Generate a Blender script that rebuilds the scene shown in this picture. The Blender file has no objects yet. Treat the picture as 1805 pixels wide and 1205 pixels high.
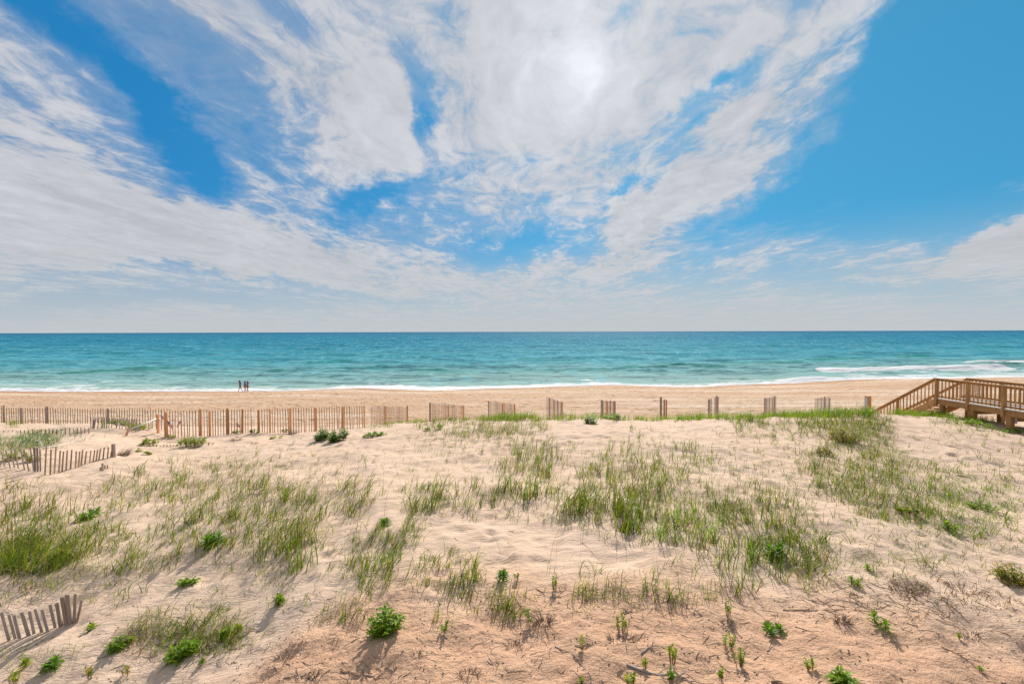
import bpy, math, random
import numpy as np
from mathutils import Vector, Matrix

# ------------------------------------------------------------------ camera
W, H, F = 1805.0, 1205.0, 802.0
CAMZ = 8.9
PITCH = math.radians(1.30)
ROLL = math.radians(0.16)
scene = bpy.context.scene
COL = scene.collection
fwd = np.array([0, math.cos(PITCH), -math.sin(PITCH)])
r0 = np.array([1.0, 0, 0]); u0 = np.cross(r0, fwd)
rgt = r0 * math.cos(ROLL) - u0 * math.sin(ROLL)
upv = np.cross(rgt, fwd)
cd = bpy.data.cameras.new('camera'); cam = bpy.data.objects.new('camera', cd); COL.objects.link(cam)
cd.sensor_width = 36.0; cd.lens = F / W * 36.0; cd.clip_start = 0.05; cd.clip_end = 60000
M = Matrix.Identity(4)
for i in range(3):
    M[i][0] = rgt[i]; M[i][1] = upv[i]; M[i][2] = -fwd[i]
M[2][3] = CAMZ
cam.matrix_world = M
scene.camera = cam
scene.view_settings.view_transform = 'Standard'
scene.view_settings.look = 'None'
scene.view_settings.gamma = 1
scene.view_settings.use_curve_mapping = False
scene.view_settings.exposure = 0.46
scene.cycles.max_bounces = 6
scene.cycles.transparent_max_bounces = 8

SUN_AZ = math.radians(11.0)      # to the right of straight ahead (+Y)
SUN_EL = math.radians(34.0)
sl = bpy.data.lights.new('sun', 'SUN'); sl.energy = 4.9; sl.angle = math.radians(0.6); sl.color = (1.0, 0.93, 0.84)
so = bpy.data.objects.new('sun', sl); COL.objects.link(so)
sd = Vector((math.sin(SUN_AZ) * math.cos(SUN_EL), math.cos(SUN_AZ) * math.cos(SUN_EL), math.sin(SUN_EL)))
so.rotation_euler = sd.to_track_quat('Z', 'Y').to_euler(); so.location = (0, 0, 60)

# ------------------------------------------------------------------ world: nishita sky + clouds laid out by direction
world = bpy.data.worlds.new("World"); scene.world = world; world.use_nodes = True
NT = world.node_tree; NT.nodes.clear()
def N(t, **kw):
    n = NT.nodes.new(t)
    for k, v in kw.items(): setattr(n, k, v)
    return n
def L(a, b): NT.links.new(a, b)
def mth(op, a, b=None, c=None, clamp=False):
    n = N('ShaderNodeMath', operation=op); n.use_clamp = clamp
    for i, v in enumerate((a, b, c)):
        if v is None: continue
        if isinstance(v, (int, float)): n.inputs[i].default_value = v
        else: L(v, n.inputs[i])
    return n.outputs[0]
def mix(f, a, b, bt='MIX'):
    n = N('ShaderNodeMix', data_type='RGBA', blend_type=bt)
    for s, v in ((0, f), (6, a), (7, b)):
        if isinstance(v, (int, float)): n.inputs[s].default_value = v
        elif isinstance(v, tuple): n.inputs[s].default_value = (*v, 1)
        else: L(v, n.inputs[s])
    return n.outputs[2]
def sstep(v, lo, hi, a=0.0, b=1.0):
    n = N('ShaderNodeMapRange', interpolation_type='SMOOTHSTEP'); L(v, n.inputs[0])
    for i, q in enumerate((lo, hi, a, b)): n.inputs[i + 1].default_value = q
    return n.outputs[0]
def noise(vec, sc, det=6, rough=0.55, dist=0.0, lac=2.0):
    n = N('ShaderNodeTexNoise'); L(vec, n.inputs['Vector'])
    n.inputs['Scale'].default_value = sc; n.inputs['Detail'].default_value = det
    n.inputs['Roughness'].default_value = rough; n.inputs['Distortion'].default_value = dist
    n.inputs['Lacunarity'].default_value = lac
    return n.outputs[0]
def mapping(vec, loc=(0, 0, 0), rot=0.0, sc=(1, 1, 1), typ='POINT'):
    n = N('ShaderNodeMapping', vector_type=typ); L(vec, n.inputs[0])
    n.inputs[1].default_value = loc; n.inputs[2].default_value = (0, 0, rot); n.inputs[3].default_value = sc
    return n.outputs[0]

sky = N('ShaderNodeTexSky', sky_type='NISHITA', sun_disc=False)
sky.sun_elevation = SUN_EL; sky.sun_rotation = SUN_AZ
sky.air_density = 1.0; sky.dust_density = 0.6; sky.ozone_density = 2.5
tc = N('ShaderNodeTexCoord')
sep = N('ShaderNodeSeparateXYZ'); L(tc.outputs['Generated'], sep.inputs[0])
dx, dy, dz = sep.outputs
az = mth('ARCTAN2', dx, dy); el = mth('ARCSINE', dz)
AE = N('ShaderNodeCombineXYZ'); L(az, AE.inputs[0]); L(el, AE.inputs[1]); AE = AE.outputs[0]
zc = mth('ADD', mth('MAXIMUM', dz, 0.0), 0.045)
PL = N('ShaderNodeCombineXYZ'); L(mth('DIVIDE', dx, zc), PL.inputs[0]); L(mth('DIVIDE', dy, zc), PL.inputs[1]); PL = PL.outputs[0]
wa = N('ShaderNodeTexNoise'); L(AE, wa.inputs['Vector']); wa.inputs['Scale'].default_value = 3.2; wa.inputs['Detail'].default_value = 7; wa.inputs['Roughness'].default_value = .62
wb = N('ShaderNodeVectorMath', operation='SUBTRACT'); L(wa.outputs['Color'], wb.inputs[0]); wb.inputs[1].default_value = (.5, .5, .5)
wc = N('ShaderNodeVectorMath', operation='MULTIPLY_ADD'); L(wb.outputs[0], wc.inputs[0]); wc.inputs[1].default_value = (.42, .26, 0); L(AE, wc.inputs[2])
AEW = wc.outputs[0]
def ang(px, py):
    a = math.atan((px - 902.5) / F); e = math.atan((584.5 - py) / F * math.cos(a)); return a, e
# (px, py, rx, ry, angle clockwise, amount): cloud cover thicker (+) or broken to blue (-)
BLOBS = [
 (250, 175, 200, 62, 42, -1.45), (90, 25, 90, 60, 35, -1.1), (350, 300, 120, 50, 48, -1.1), (470, 260, 120, 55, 55, -0.55),
 (120, 210, 170, 50, 35, -0.45), (560, 110, 150, 50, 62, -0.4), (300, 240, 300, 130, 42, -0.35),
 (748, 215, 95, 26, 68, -1.6), (690, 362, 100, 36, -20, -2.0), (560, 320, 100, 45, 30, -0.4), (900, 432, 160, 28, -8, -2.2),
 (770, 395, 90, 22, -14, -0.6), (940, 300, 70, 30, -15, -0.9), (985, 372, 150, 12, -12, -0.5), (1245, 165, 150, 26, -35, -1.5),
 (1190, 250, 90, 17, -28, -1.4), (1110, 345, 90, 14, -30, -1.2), (890, 230, 20, 60, 10, -0.5), (960, 60, 60, 20, 10, -0.25),
 (1600, 230, 250, 150, -35, -2.6), (1780, 140, 230, 200, 0, -2.4), (1330, 380, 190, 40, -38, -1.5), (1520, 400, 230, 45, -12, -1.3), (1440, 330, 160, 60, -30, -1.2),
 (240, 535, 560, 20, 0, -1.3), (1480, 505, 420, 34, 0, -1.0), (1640, 60, 120, 50, -40, -1.0), (400, 487, 260, 9, 5, -0.9), (110, 474, 150, 10, 6, -0.8), (560, 517, 260, 8, 4, -0.7), (150, 515, 320, 16, 2, -0.8), (1150, 470, 160, 8, -8, -0.3),
 (1730, 405, 150, 26, -22, 2.3), (1830, 370, 120, 40, -20, 1.6), (1000, 150, 220, 180, 0, 1.35), (640, 215, 150, 75, 35, 1.3),
 (150, 370, 300, 60, 17, 1.4), (480, 430, 330, 50, 10, 1.3), (300, 15, 130, 30, 20, 0.9), (1300, 215, 120, 26, -25, 1.6), (1480, 100, 90, 10, -25, 0.7), (1150, 380, 190, 40, -28, 1.1), (1500, 490, 130, 6, -10, 0.6), (1350, 60, 150, 40, -20, 0.6),
]
cov = 0.16
for (px, py, rx, ry, rot, amp) in BLOBS:
    a0, e0 = ang(px, py); c, s = math.cos(math.radians(rot)), math.sin(math.radians(rot))
    a1, e1 = ang(px + rx * c * .5, py + rx * s * .5); b1, f1 = ang(px - ry * s * .5, py + ry * c * .5)
    La = math.hypot(a1 - a0, e1 - e0) * 2; Lb = math.hypot(b1 - a0, f1 - e0) * 2
    th = math.atan2(e1 - e0, a1 - a0)
    m = mapping(AEW, (a0, e0, 0), th, (La * 1.9, Lb * 1.9, 1), 'TEXTURE')
    g = N('ShaderNodeTexGradient', gradient_type='QUADRATIC_SPHERE'); L(m, g.inputs[0])
    cov = mth('MULTIPLY_ADD', g.outputs[1], amp * 1.5, cov)
# streaky fields on a high flat cloud layer
wv = N('ShaderNodeTexNoise'); L(mapping(PL, sc=(1, .7, 1)), wv.inputs['Vector']); wv.inputs['Scale'].default_value = 1.3; wv.inputs['Detail'].default_value = 4
warp = N('ShaderNodeVectorMath', operation='MULTIPLY_ADD'); L(wv.outputs['Color'], warp.inputs[0]); warp.inputs[1].default_value = (.55, .55, 0); L(PL, warp.inputs[2])
WP = warp.outputs[0]
n1 = noise(mapping(WP, (3.1, 1.7, 0), math.radians(-8), (1.5, .62, 1)), 1.25, 9, 0.60, 0.25)
n2 = noise(mapping(WP, (7.7, .4, 0), math.radians(14), (6.0, 2.2, 1)), 1.2, 8, 0.62, 0.5)
n3 = noise(mapping(WP, (1.7, 9.4, 0), math.radians(-5), (1.0, .8, 1)), 9.0, 6, 0.65, 0.6)
nn = mth('ADD', mth('MULTIPLY', n1, 0.85), mth('ADD', mth('MULTIPLY', n2, 0.65), mth('MULTIPLY', n3, 0.50)))
field = mth('ADD', cov, mth('MULTIPLY', mth('SUBTRACT', nn, 1.0), 4.8))
dens = sstep(field, -1.25, 0.75, 0.0, 0.95)
veil = mth('MULTIPLY', sstep(mth('ADD', cov, mth('MULTIPLY', mth('SUBTRACT', nn, 1.0), 3.0)), -1.9, 0.3), 0.42)
dens = mth('MAXIMUM', dens, veil)
r_ = N('ShaderNodeValToRGB'); L(mth('ADD', mth('MULTIPLY', az, 0.5), 0.5), r_.inputs[0])
r_.color_ramp.elements[0].position = .15; r_.color_ramp.elements[0].color = (.06, 1.45, 3.4, 1) 
r_.color_ramp.elements[1].position = .85; r_.color_ramp.elements[1].color = (.32, 2.15, 3.7, 1)
ramp_sky = r_.outputs[0]
# blue of the sky: nishita pushed to the saturated blue of the picture
skyc = mix(1.0, sky.outputs[0], (0.30, 0.80, 1.10), 'MULTIPLY')
skyc = mix(0.80, skyc, ramp_sky)
hs = N('ShaderNodeHueSaturation'); hs.inputs['Saturation'].default_value = 1.0; hs.inputs['Value'].default_value = 1.0; L(skyc, hs.inputs['Color'])
sunv = N('ShaderNodeVectorMath', operation='DOT_PRODUCT'); L(tc.outputs['Generated'], sunv.inputs[0])
gaz, gel = ang(1030, 120)
sunv.inputs[1].default_value = (math.sin(gaz) * math.cos(gel), math.cos(gaz) * math.cos(gel), math.sin(gel))
glow = mth('ADD', mth('MULTIPLY', mth('POWER', mth('MAXIMUM', sunv.outputs['Value'], 0.0), 170), 0.20), mth('MULTIPLY', mth('POWER', mth('MAXIMUM', sunv.outputs['Value'], 0.0), 14), 0.05))
bright = mth('ADD', mth('ADD', mth('MULTIPLY', sstep(nn, 0.70, 1.35), 0.17), 0.49), mth('MULTIPLY', glow, mth('ADD', 0.35, mth('MULTIPLY', n2, 1.1))))
cl = N('ShaderNodeVectorMath', operation='SCALE'); cl.inputs[0].default_value = (.985, .995, 1.05); L(mth('MULTIPLY', bright, 7.6), cl.inputs['Scale'])
c1 = mix(dens, hs.outputs[0], cl.outputs[0])
hz = sstep(el, math.radians(-1.5), math.radians(13), 0.97, 0.0)
c2 = mix(hz, c1, (3.95, 4.2, 4.4))
bg = N('ShaderNodeBackground'); L(c2, bg.inputs[0]); bg.inputs[1].default_value = 0.10
ow = N('ShaderNodeOutputWorld'); L(bg.outputs[0], ow.inputs[0])
world.cycles.sampling_method = 'MANUAL'; world.cycles.sample_map_resolution = 1024

# ------------------------------------------------------------------ helpers
rng = np.random.default_rng(7); random.seed(7)
def tag(o, label=None, cat=None, group=None, kind=None):
    if label: o['label'] = label
    if cat: o['category'] = cat
    if group: o['group'] = group
    if kind: o['kind'] = kind
    return o
def empty(name, loc=(0, 0, 0), parent=None):
    o = bpy.data.objects.new(name, None); COL.objects.link(o); o.location = loc; o.empty_display_size = .1
    if parent: o.parent = parent
    return o
class MB:
    def __init__(s): s.v = []; s.f = []
    def add(s, vs, fs):
        b = len(s.v); s.v += [tuple(v) for v in vs]; s.f += [tuple(b + i for i in f) for f in fs]
    def box(s, c, d, R=None, taper=1.0):
        hx, hy, hz = d[0] / 2, d[1] / 2, d[2] / 2
        vs = []
        for z in (-hz, hz):
            t = 1.0 if z < 0 else taper
            for x, y in ((-hx, -hy), (hx, -hy), (hx, hy), (-hx, hy)):
                p = Vector((x * t, y * t, z))
                if R is not None: p = R @ p
                vs.append(p + Vector(c))
        s.add(vs, [(0, 3, 2, 1), (4, 5, 6, 7), (0, 1, 5, 4), (1, 2, 6, 5), (2, 3, 7, 6), (3, 0, 4, 7)])
    def beam(s, p0, p1, w, h):   # w horizontal width, h height (measured square to the run)
        p0 = Vector(p0); p1 = Vector(p1); d = (p1 - p0); ln = d.length; d.normalize()
        side = d.cross(Vector((0, 0, 1)))
        if side.length < 1e-4: side = Vector((1, 0, 0))
        side.normalize(); up = side.cross(d)
        R = Matrix((side, d, up)).transposed()
        s.box((p0 + p1) / 2, (w, ln, h), R)
    def tube(s, pts, rad, n=6):
        pts = [Vector(p) for p in pts]; rr = rad if isinstance(rad, (list, tuple)) else [rad] * len(pts)
        b = []; 
        for i, p in enumerate(pts):
            d = (pts[min(i + 1, len(pts) - 1)] - pts[max(i - 1, 0)]).normalized()
            a = d.cross(Vector((0.3, 0.2, 1)));
            if a.length < 1e-3: a = d.cross(Vector((1, 0, 0)))
            a.normalize(); c = d.cross(a)
            b += [p + (a * math.cos(2 * math.pi * k / n) + c * math.sin(2 * math.pi * k / n)) * rr[i] for k in range(n)]
        fs = []
        for i in range(len(pts) - 1):
            for k in range(n):
                fs.append((i * n + k, i * n + (k + 1) % n, (i + 1) * n + (k + 1) % n, (i + 1) * n + k))
        fs.append(tuple(range(n - 1, -1, -1))); fs.append(tuple(range((len(pts) - 1) * n, len(pts) * n)))
        s.add(b, fs)
    def ell(s, c, r, nu=12, nv=8):
        vs = [(c[0], c[1], c[2] - r[2])]
        for j in range(1, nv):
            ph = -math.pi / 2 + math.pi * j / nv
            for i in range(nu):
                a = 2 * math.pi * i / nu
                vs.append((c[0] + r[0] * math.cos(ph) * math.cos(a), c[1] + r[1] * math.cos(ph) * math.sin(a), c[2] + r[2] * math.sin(ph)))
        vs.append((c[0], c[1], c[2] + r[2])); fs = []
        for i in range(nu): fs.append((0, 1 + (i + 1) % nu, 1 + i))
        for j in range(nv - 2):
            for i in range(nu):
                a = 1 + j * nu + i; b = 1 + j * nu + (i + 1) % nu; fs.append((a, b, b + nu, a + nu))
        t = len(vs) - 1; q = 1 + (nv - 2) * nu
        for i in range(nu): fs.append((t, q + i, q + (i + 1) % nu))
        s.add(vs, fs)
    def build(s, name, mat, parent=None, loc=None, smooth=False, bevel=0):
        me = bpy.data.meshes.new(name); me.from_pydata(s.v, [], s.f); me.update()
        me.materials.append(mat)
        if smooth: me.polygons.foreach_set('use_smooth', [True] * len(me.polygons))
        o = bpy.data.objects.new(name, me); COL.objects.link(o)
        if loc is not None: o.location = loc
        if parent: o.parent = parent
        if bevel:
            b = o.modifiers.new('bevel', 'BEVEL'); b.width = bevel; b.segments = 1
        return o
def np_mesh(name, co, faces, mat, parent=None, smooth=True, attrs=None, loc=None):
    """faces: (n,4) or (n,3) int array"""
    me = bpy.data.meshes.new(name); k = faces.shape[1]
    me.vertices.add(len(co)); me.vertices.foreach_set('co', np.ascontiguousarray(co, np.float32).ravel())
    me.loops.add(faces.size); me.loops.foreach_set('vertex_index', np.ascontiguousarray(faces, np.int32).ravel())
    me.polygons.add(len(faces)); me.polygons.foreach_set('loop_start', np.arange(0, faces.size, k, dtype=np.int32))
    try: me.polygons.foreach_set('loop_total', np.full(len(faces), k, np.int32))
    except Exception: pass
    me.polygons.foreach_set('use_smooth', np.full(len(faces), smooth))
    me.update(calc_edges=True)
    for nm, arr in (attrs or {}).items():
        if arr.ndim == 2:
            a = me.color_attributes.new(nm, 'FLOAT_COLOR', 'POINT')
            buf = np.ones((len(co), 4), np.float32); buf[:, :3] = arr; a.data.foreach_set('color', buf.ravel())
        else:
            a = me.attributes.new(nm, 'FLOAT', 'POINT'); a.data.foreach_set('value', arr.astype(np.float32))
    me.materials.append(mat)
    o = bpy.data.objects.new(name, me); COL.objects.link(o)
    if parent: o.parent = parent
    if loc is not None: o.location = loc
    return o

# numpy gradient-free value noise
def vnoise(x, y, seed=0):
    xi = np.floor(x).astype(np.int64); yi = np.floor(y).astype(np.int64)
    xf = x - xi; yf = y - yi; u = xf * xf * xf * (xf * (xf * 6 - 15) + 10); v = yf * yf * yf * (yf * (yf * 6 - 15) + 10)
    def hsh(a, b):
        n = (a * 374761393 + b * 668265263 + seed * 1442695041) & 0xFFFFFFFF
        n = ((n ^ (n >> 13)) * 1274126177) & 0xFFFFFFFF
        n = n ^ (n >> 16)
        return (n & 0xFFFF) / 65535.0
    a = hsh(xi, yi); b = hsh(xi + 1, yi); c = hsh(xi, yi + 1); d = hsh(xi + 1, yi + 1)
    return (a * (1 - u) + b * u) * (1 - v) + (c * (1 - u) + d * u) * v
def fbm(x, y, oct=4, seed=0, rough=.5):
    s = 0; amp = 1; tot = 0
    for i in range(oct):
        s = s + amp * vnoise(x * 2 ** i + 17.3 * i, y * 2 ** i - 9.1 * i, seed + i); tot += amp; amp *= rough
    return s / tot
def smooth(a, b, x):
    t = np.clip((x - a) / (b - a), 0, 1); return t * t * (3 - 2 * t)

# materials
def newmat(name):
    global NT
    m = bpy.data.materials.new(name); m.use_nodes = True; NT = m.node_tree; NT.nodes.clear()
    out = N('ShaderNodeOutputMaterial'); p = N('ShaderNodeBsdfPrincipled'); L(p.outputs[0], out.inputs[0])
    return m, p, out
def setc(p, nm, v):
    if isinstance(v, tuple): p.inputs[nm].default_value = (*v, 1)
    elif isinstance(v, (int, float)): p.inputs[nm].default_value = v
    else: L(v, p.inputs[nm])
def bump(h, strength, dist):
    b = N('ShaderNodeBump'); b.inputs['Strength'].default_value = strength; b.inputs['Distance'].default_value = dist; L(h, b.inputs['Height']); return b.outputs[0]
def ramp(v, stops):
    r = N('ShaderNodeValToRGB'); L(v, r.inputs[0]); e = r.color_ramp.elements
    while len(e) < len(stops): e.new(0.5)
    for i, (p, c) in enumerate(stops): e[i].position = p; e[i].color = (*c, 1)
    return r.outputs[0]
def attr(nm, vec=False):
    a = N('ShaderNodeAttribute'); a.attribute_name = nm; return a.outputs['Color' if vec else 'Fac']
def wood(name, c1, c2, grain=60, rough=.8, knots=True):
    m, p, out = newmat(name)
    t = N('ShaderNodeTexCoord').outputs['Object']; oi = N('ShaderNodeObjectInfo')
    va = N('ShaderNodeVectorMath', operation='ADD'); L(t, va.inputs[0])
    sc = N('ShaderNodeVectorMath', operation='SCALE'); sc.inputs[0].default_value = (13, 7, 5); L(oi.outputs['Random'], sc.inputs['Scale']); L(sc.outputs[0], va.inputs[1])
    t = va.outputs[0]
    a = noise(mapping(t, sc=(grain, grain, grain * .07)), 1, 5, .6, .8)
    b = noise(t, 2.6, 4, .6)
    f = mth('ADD', mth('MULTIPLY', a, .6), mth('MULTIPLY', b, .5))
    col = ramp(f, [(.33, c1), (.75, c2)])
    hsv = N('ShaderNodeHueSaturation'); L(col, hsv.inputs['Color']); L(mth('MULTIPLY_ADD', oi.outputs['Random'], .5, .75), hsv.inputs['Value'])
    L(hsv.outputs[0], p.inputs['Base Color']); p.inputs['Roughness'].default_value = rough
    p.inputs['Specular IOR Level'].default_value = .3
    L(bump(a, .5, .004), p.inputs['Normal'])
    return m
MT = {}
MT['picket'] = wood('picket_wood', (.18, .11, .07), (.40, .26, .175))
MT['picket_new'] = wood('new_picket_wood', (.30, .145, .075), (.54, .32, .20))
MT['picket_grey'] = wood('weathered_picket_wood', (.18, .145, .125), (.42, .36, .32))
MT['post_new'] = wood('new_post_wood', (.46, .20, .085), (.66, .36, .19), 40)
MT['post_grey'] = wood('weathered_post_wood', (.20, .15, .12), (.40, .32, .26), 40)
MT['deck'] = wood('deck_wood', (.27, .13, .045), (.54, .31, .13), 30)
MT['deck_top'] = wood('bleached_board_wood', (.38, .34, .30), (.60, .55, .50), 30)
def plain(name, c, rough=.6, nz=.15, sc=30):
    m, p, out = newmat(name); t = N('ShaderNodeTexCoord').outputs['Object']
    a = noise(t, sc, 4, .6); hsv = N('ShaderNodeHueSaturation'); hsv.inputs['Color'].default_value = (*c, 1)
    L(mth('MULTIPLY_ADD', a, nz * 2, 1 - nz), hsv.inputs['Value']); L(hsv.outputs[0], p.inputs['Base Color']); p.inputs['Roughness'].default_value = rough
    return m
MT['wire'] = plain('rusty_wire', (.22, .15, .11)); MT['metal'] = plain('galvanised_bracket', (.45, .48, .52), .4)
MT['white'] = plain('white_plastic', (.72, .72, .70), .5, .05); MT['rope'] = plain('bleached_rope', (.62, .6, .56), .9)
MT['red'] = plain('flag_red', (.55, .03, .05), .8, .05); MT['blue'] = plain('flag_blue', (.02, .04, .22), .8, .05); MT['cloth_white'] = plain('flag_white', (.75, .74, .74), .8, .04)
MT['twig'] = plain('dry_twig', (.23, .155, .11), .9, .35, 40); MT['twig_grey'] = plain('grey_driftwood', (.34, .29, .26), .9, .3, 40)
def leafmat(name, trans=.35, rough=.5):
    m, p, out = newmat(name)
    c = attr('tint', True); L(c, p.inputs['Base Color']); p.inputs['Roughness'].default_value = rough; p.inputs['Specular IOR Level'].default_value = .18
    tr = N('ShaderNodeBsdfTranslucent'); L(mix(1.0, c, (1.5, 1.5, .9), 'MULTIPLY'), tr.inputs[0])
    ms = N('ShaderNodeMixShader'); ms.inputs[0].default_value = trans; L(p.outputs[0], ms.inputs[1]); L(tr.outputs[0], ms.inputs[2]); L(ms.outputs[0], out.inputs[0])
    return m
MT['blade'] = leafmat('grass_blade', .38); MT['leaf'] = leafmat('broad_leaf', .5, .45)
# ------------------------------------------------------------------ terrain
def at(px, py, Z):
    d = fwd + rgt * (px - 902.5) / F + upv * (602.5 - py) / F
    p = d * (Z / d[1]); return np.array([p[0], p[1], p[2] + CAMZ])
CT = [  # (px, py, depth): points of the dune surface
 (0,1205,5.3),(300,1205,5.0),(600,1205,4.35),(900,1205,4.05),(1350,1205,4.05),(1600,1205,4.15),(1805,1205,4.3),
 (60,1112,6.2),(250,1100,6.0),(450,1100,5.6),(650,1100,5.1),(900,1100,4.9),(1350,1100,4.9),(1600,1100,5.0),(1805,1100,5.2),
 (0,1000,7.6),(300,1000,7.05),(600,1000,6.3),(900,1000,6.1),(1350,1000,6.05),(1805,1000,6.5),
 (0,920,9.2),(300,920,8.9),(500,920,8.2),(700,930,7.5),(900,920,7.6),(1150,920,7.4),(1350,920,7.3),(1600,920,7.6),(1805,920,8.2),
 (80,835,12.4),(200,812,14.0),(300,860,11.9),(450,850,10.9),(650,850,10.3),(900,850,9.8),(1100,850,9.6),(1350,850,9.4),(1600,850,9.9),(1805,850,10.7),
 (0,800,15.2),(80,795,15.8),(300,805,16.4),(450,800,15.2),(650,800,13.6),(900,800,12.6),(1100,795,12.2),(1350,790,12.2),(1600,800,12.8),(1805,805,13.4),
 (0,767,19.3),(80,762,20.2),(0,746,22.6),(150,745,22.6),(200,758,21.2),(300,782,19.0),(400,778,19.2),(550,770,19.0),(680,762,18.0),(800,757,16.8),(950,755,16.0),(1100,755,15.6),(1350,748,15.6),(1480,748,15.6),(1650,765,16.0),(1805,775,16.4),
 (0,752,24.6),(150,752,24.0),(250,755,22.8),(297,772,21.3),(370,767,21.6),(500,762,22.1),(600,758,22.8),(650,750,23.0),(720,747,21.5),
 (760,744,20.8),(850,742,20.0),(950,741,19.3),(1050,739,19.2),(1200,740,18.8),(1300,739,18.6),(1400,733,18.4),(1500,733,18.6),(1560,732,19.4),(1652,730,21.5),(1720,742,20.2),(1790,758,18.7),
]
pts = [at(*c) for c in CT]
for x in (-4, 2, 8, 13): pts.append(np.array([x, 23.6, CAMZ - 4.75]))
for x in (-8, -4, 2, 8, 13): pts.append(np.array([x, 27.6, CAMZ - 5.6]))
for x in (17, 20, 24): pts.append(np.array([x, 26, CAMZ - 5.3]))
for x in (-24, -16, -10): pts.append(np.array([x, 28.0, CAMZ - 5.9]))
for x, y, z in ((-40, 24, 4.0), (40, 24, 4.6), (-40, 10, 4.9), (40, 10, 5.2), (-20, -2, 5.0), (0, -2, 5.9), (20, -2, 5.6), (-40, -6, 5), (40, -6, 5.3), (0, 1.5, 5.85), (-8, 2, 5.0), (8, 2, 5.75), (35, 32, 2.8), (-35, 32, 2.6), (0, 33, 2.3), (15, 33, 2.3), (-15, 33, 2.3), (24, 19, 4.5), (25, 15, 4.8), (20, 9, 5.2), (-18, 8, 4.6)):
    pts.append(np.array([x, y, z]))
P = np.array(pts)
def U(r2): return np.where(r2 > 1e-9, r2 * np.log(np.maximum(r2, 1e-9)) * .5, 0)
n = len(P); K = U(((P[:, None, :2] - P[None, :, :2]) ** 2).sum(-1)) + np.eye(n) * 1.2
A = np.zeros((n + 3, n + 3)); A[:n, :n] = K; A[:n, n] = 1; A[:n, n + 1:] = P[:, :2]; A[n, :n] = 1; A[n + 1:, :n] = P[:, :2].T
SOL = np.linalg.solve(A, np.concatenate([P[:, 2], np.zeros(3)]))
def tps(x, y):
    x = np.clip(x, -42, 42); y = np.clip(y, -6, 34)
    s = SOL[n] + SOL[n + 1] * x + SOL[n + 2] * y
    for i in range(n): s = s + SOL[i] * U((x - P[i, 0]) ** 2 + (y - P[i, 1]) ** 2)
    return s
WL = [(0,689),(200,690),(430,690.3),(560,687),(640,684.5),(700,686),(760,688),(880,685),(1000,681),(1080,678),(1150,680.5),(1230,682),(1300,678.5),(1400,675),(1500,669),(1640,667),(1805,664.5)]
wx, wy = [], []
for px, py in WL:
    d = fwd + rgt * (px - 902.5) / F + upv * (602.5 - py) / F
    t = -CAMZ / d[2]; wx.append(d[0] * t); wy.append(d[1] * t)
wx = [-400, -150] + wx + [180, 400]; wy = [60, 68] + wy + [92, 92]
def yw(x):
    b = np.interp(x, wx, wy)
    return b + (fbm(x * .12, x * 0 + 3.3, 3, 5) - .5) * 1.6
def beach(x, y):
    t = yw(x) - y
    return np.where(t > 0, 1.95 * (1 - np.exp(-np.maximum(t, 0) / 17)), np.maximum(.12 * t, -4)) + 0
COARSE = [(0,1290),(150,1240),(300,1185),(450,1130),(560,1075),(650,1040),(800,1045),(900,1035),(1050,1050),(1200,1040),(1350,1048),(1480,1065),(1600,1085),(1700,1090),(1805,1100)]
cxy = np.array([at(px, py, 3.25 * F / (py - 585)) for px, py in COARSE])
def coarse(x, y):
    edge = np.interp(x, cxy[:, 0], cxy[:, 1]) + (fbm(x * 1.3, y * 1.3, 3, 21) - .5) * 1.1
    return smooth(.9, -1.0, y - edge)
def base_h(x, y):
    s = smooth(28, 38, y)
    h = np.where(y < 39, tps(x, y), 0) * (1 - s) + beach(x, y) * s
    return h
def axis(segs):
    out = [segs[0][0]]
    for a, b, s0, s1 in segs:
        while out[-1] < b - 1e-6:
            t = (out[-1] - a) / (b - a); out.append(min(b, out[-1] + s0 + (s1 - s0) * t))
    return np.array(out)
xs_p = axis([(0, 11, .05, .055), (11, 30, .06, .22), (30, 110, .25, .9), (110, 400, 1, 20), (400, 4000, 30, 600)])
xs = np.concatenate([-xs_p[:0:-1], xs_p])
ys = np.concatenate([-axis([(2, 30, 1.5, 4), (30, 3000, 5, 600)])[::-1], axis([(-1.5, 3.2, .4, .06), (3.2, 12, .04, .06), (12, 30, .06, .12), (30, 92, .14, .4), (92, 140, 1, 4)])])
GX, GY = np.meshgrid(xs, ys)
hh = base_h(GX, GY)
dune = 1 - smooth(24, 33, GY)
CO = coarse(GX, GY) * dune
near = (GY < 40) & (np.abs(GX) < 45)
def onmask(fn):
    out = np.zeros_like(GX); out[near] = fn(GX[near], GY[near]); return out
hh += dune * onmask(lambda x, y: (fbm(x * .55, y * .55, 4, 2) - .5) * .34 + (fbm(x * 2.2 + 5, y * 2.6, 4, 3) - .5) * .085)
hh += dune * (1 - CO) * onmask(lambda x, y: (np.abs(fbm(x * 3.0 + y * .8, y * 1.2, 3, 9) - .5)) * .05)
hh += CO * onmask(lambda x, y: (fbm(x * 3.2, y * 3.2, 4, 31) - .5) * .09 + (fbm(x * 10, y * 10, 3, 33) - .5) * .05)
hh += (1 - dune) * np.where(GY < 95, (fbm(GX * .35, GY * .5, 4, 41) - .5) * .16 * smooth(0, 8, yw(GX) - GY), 0)
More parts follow.
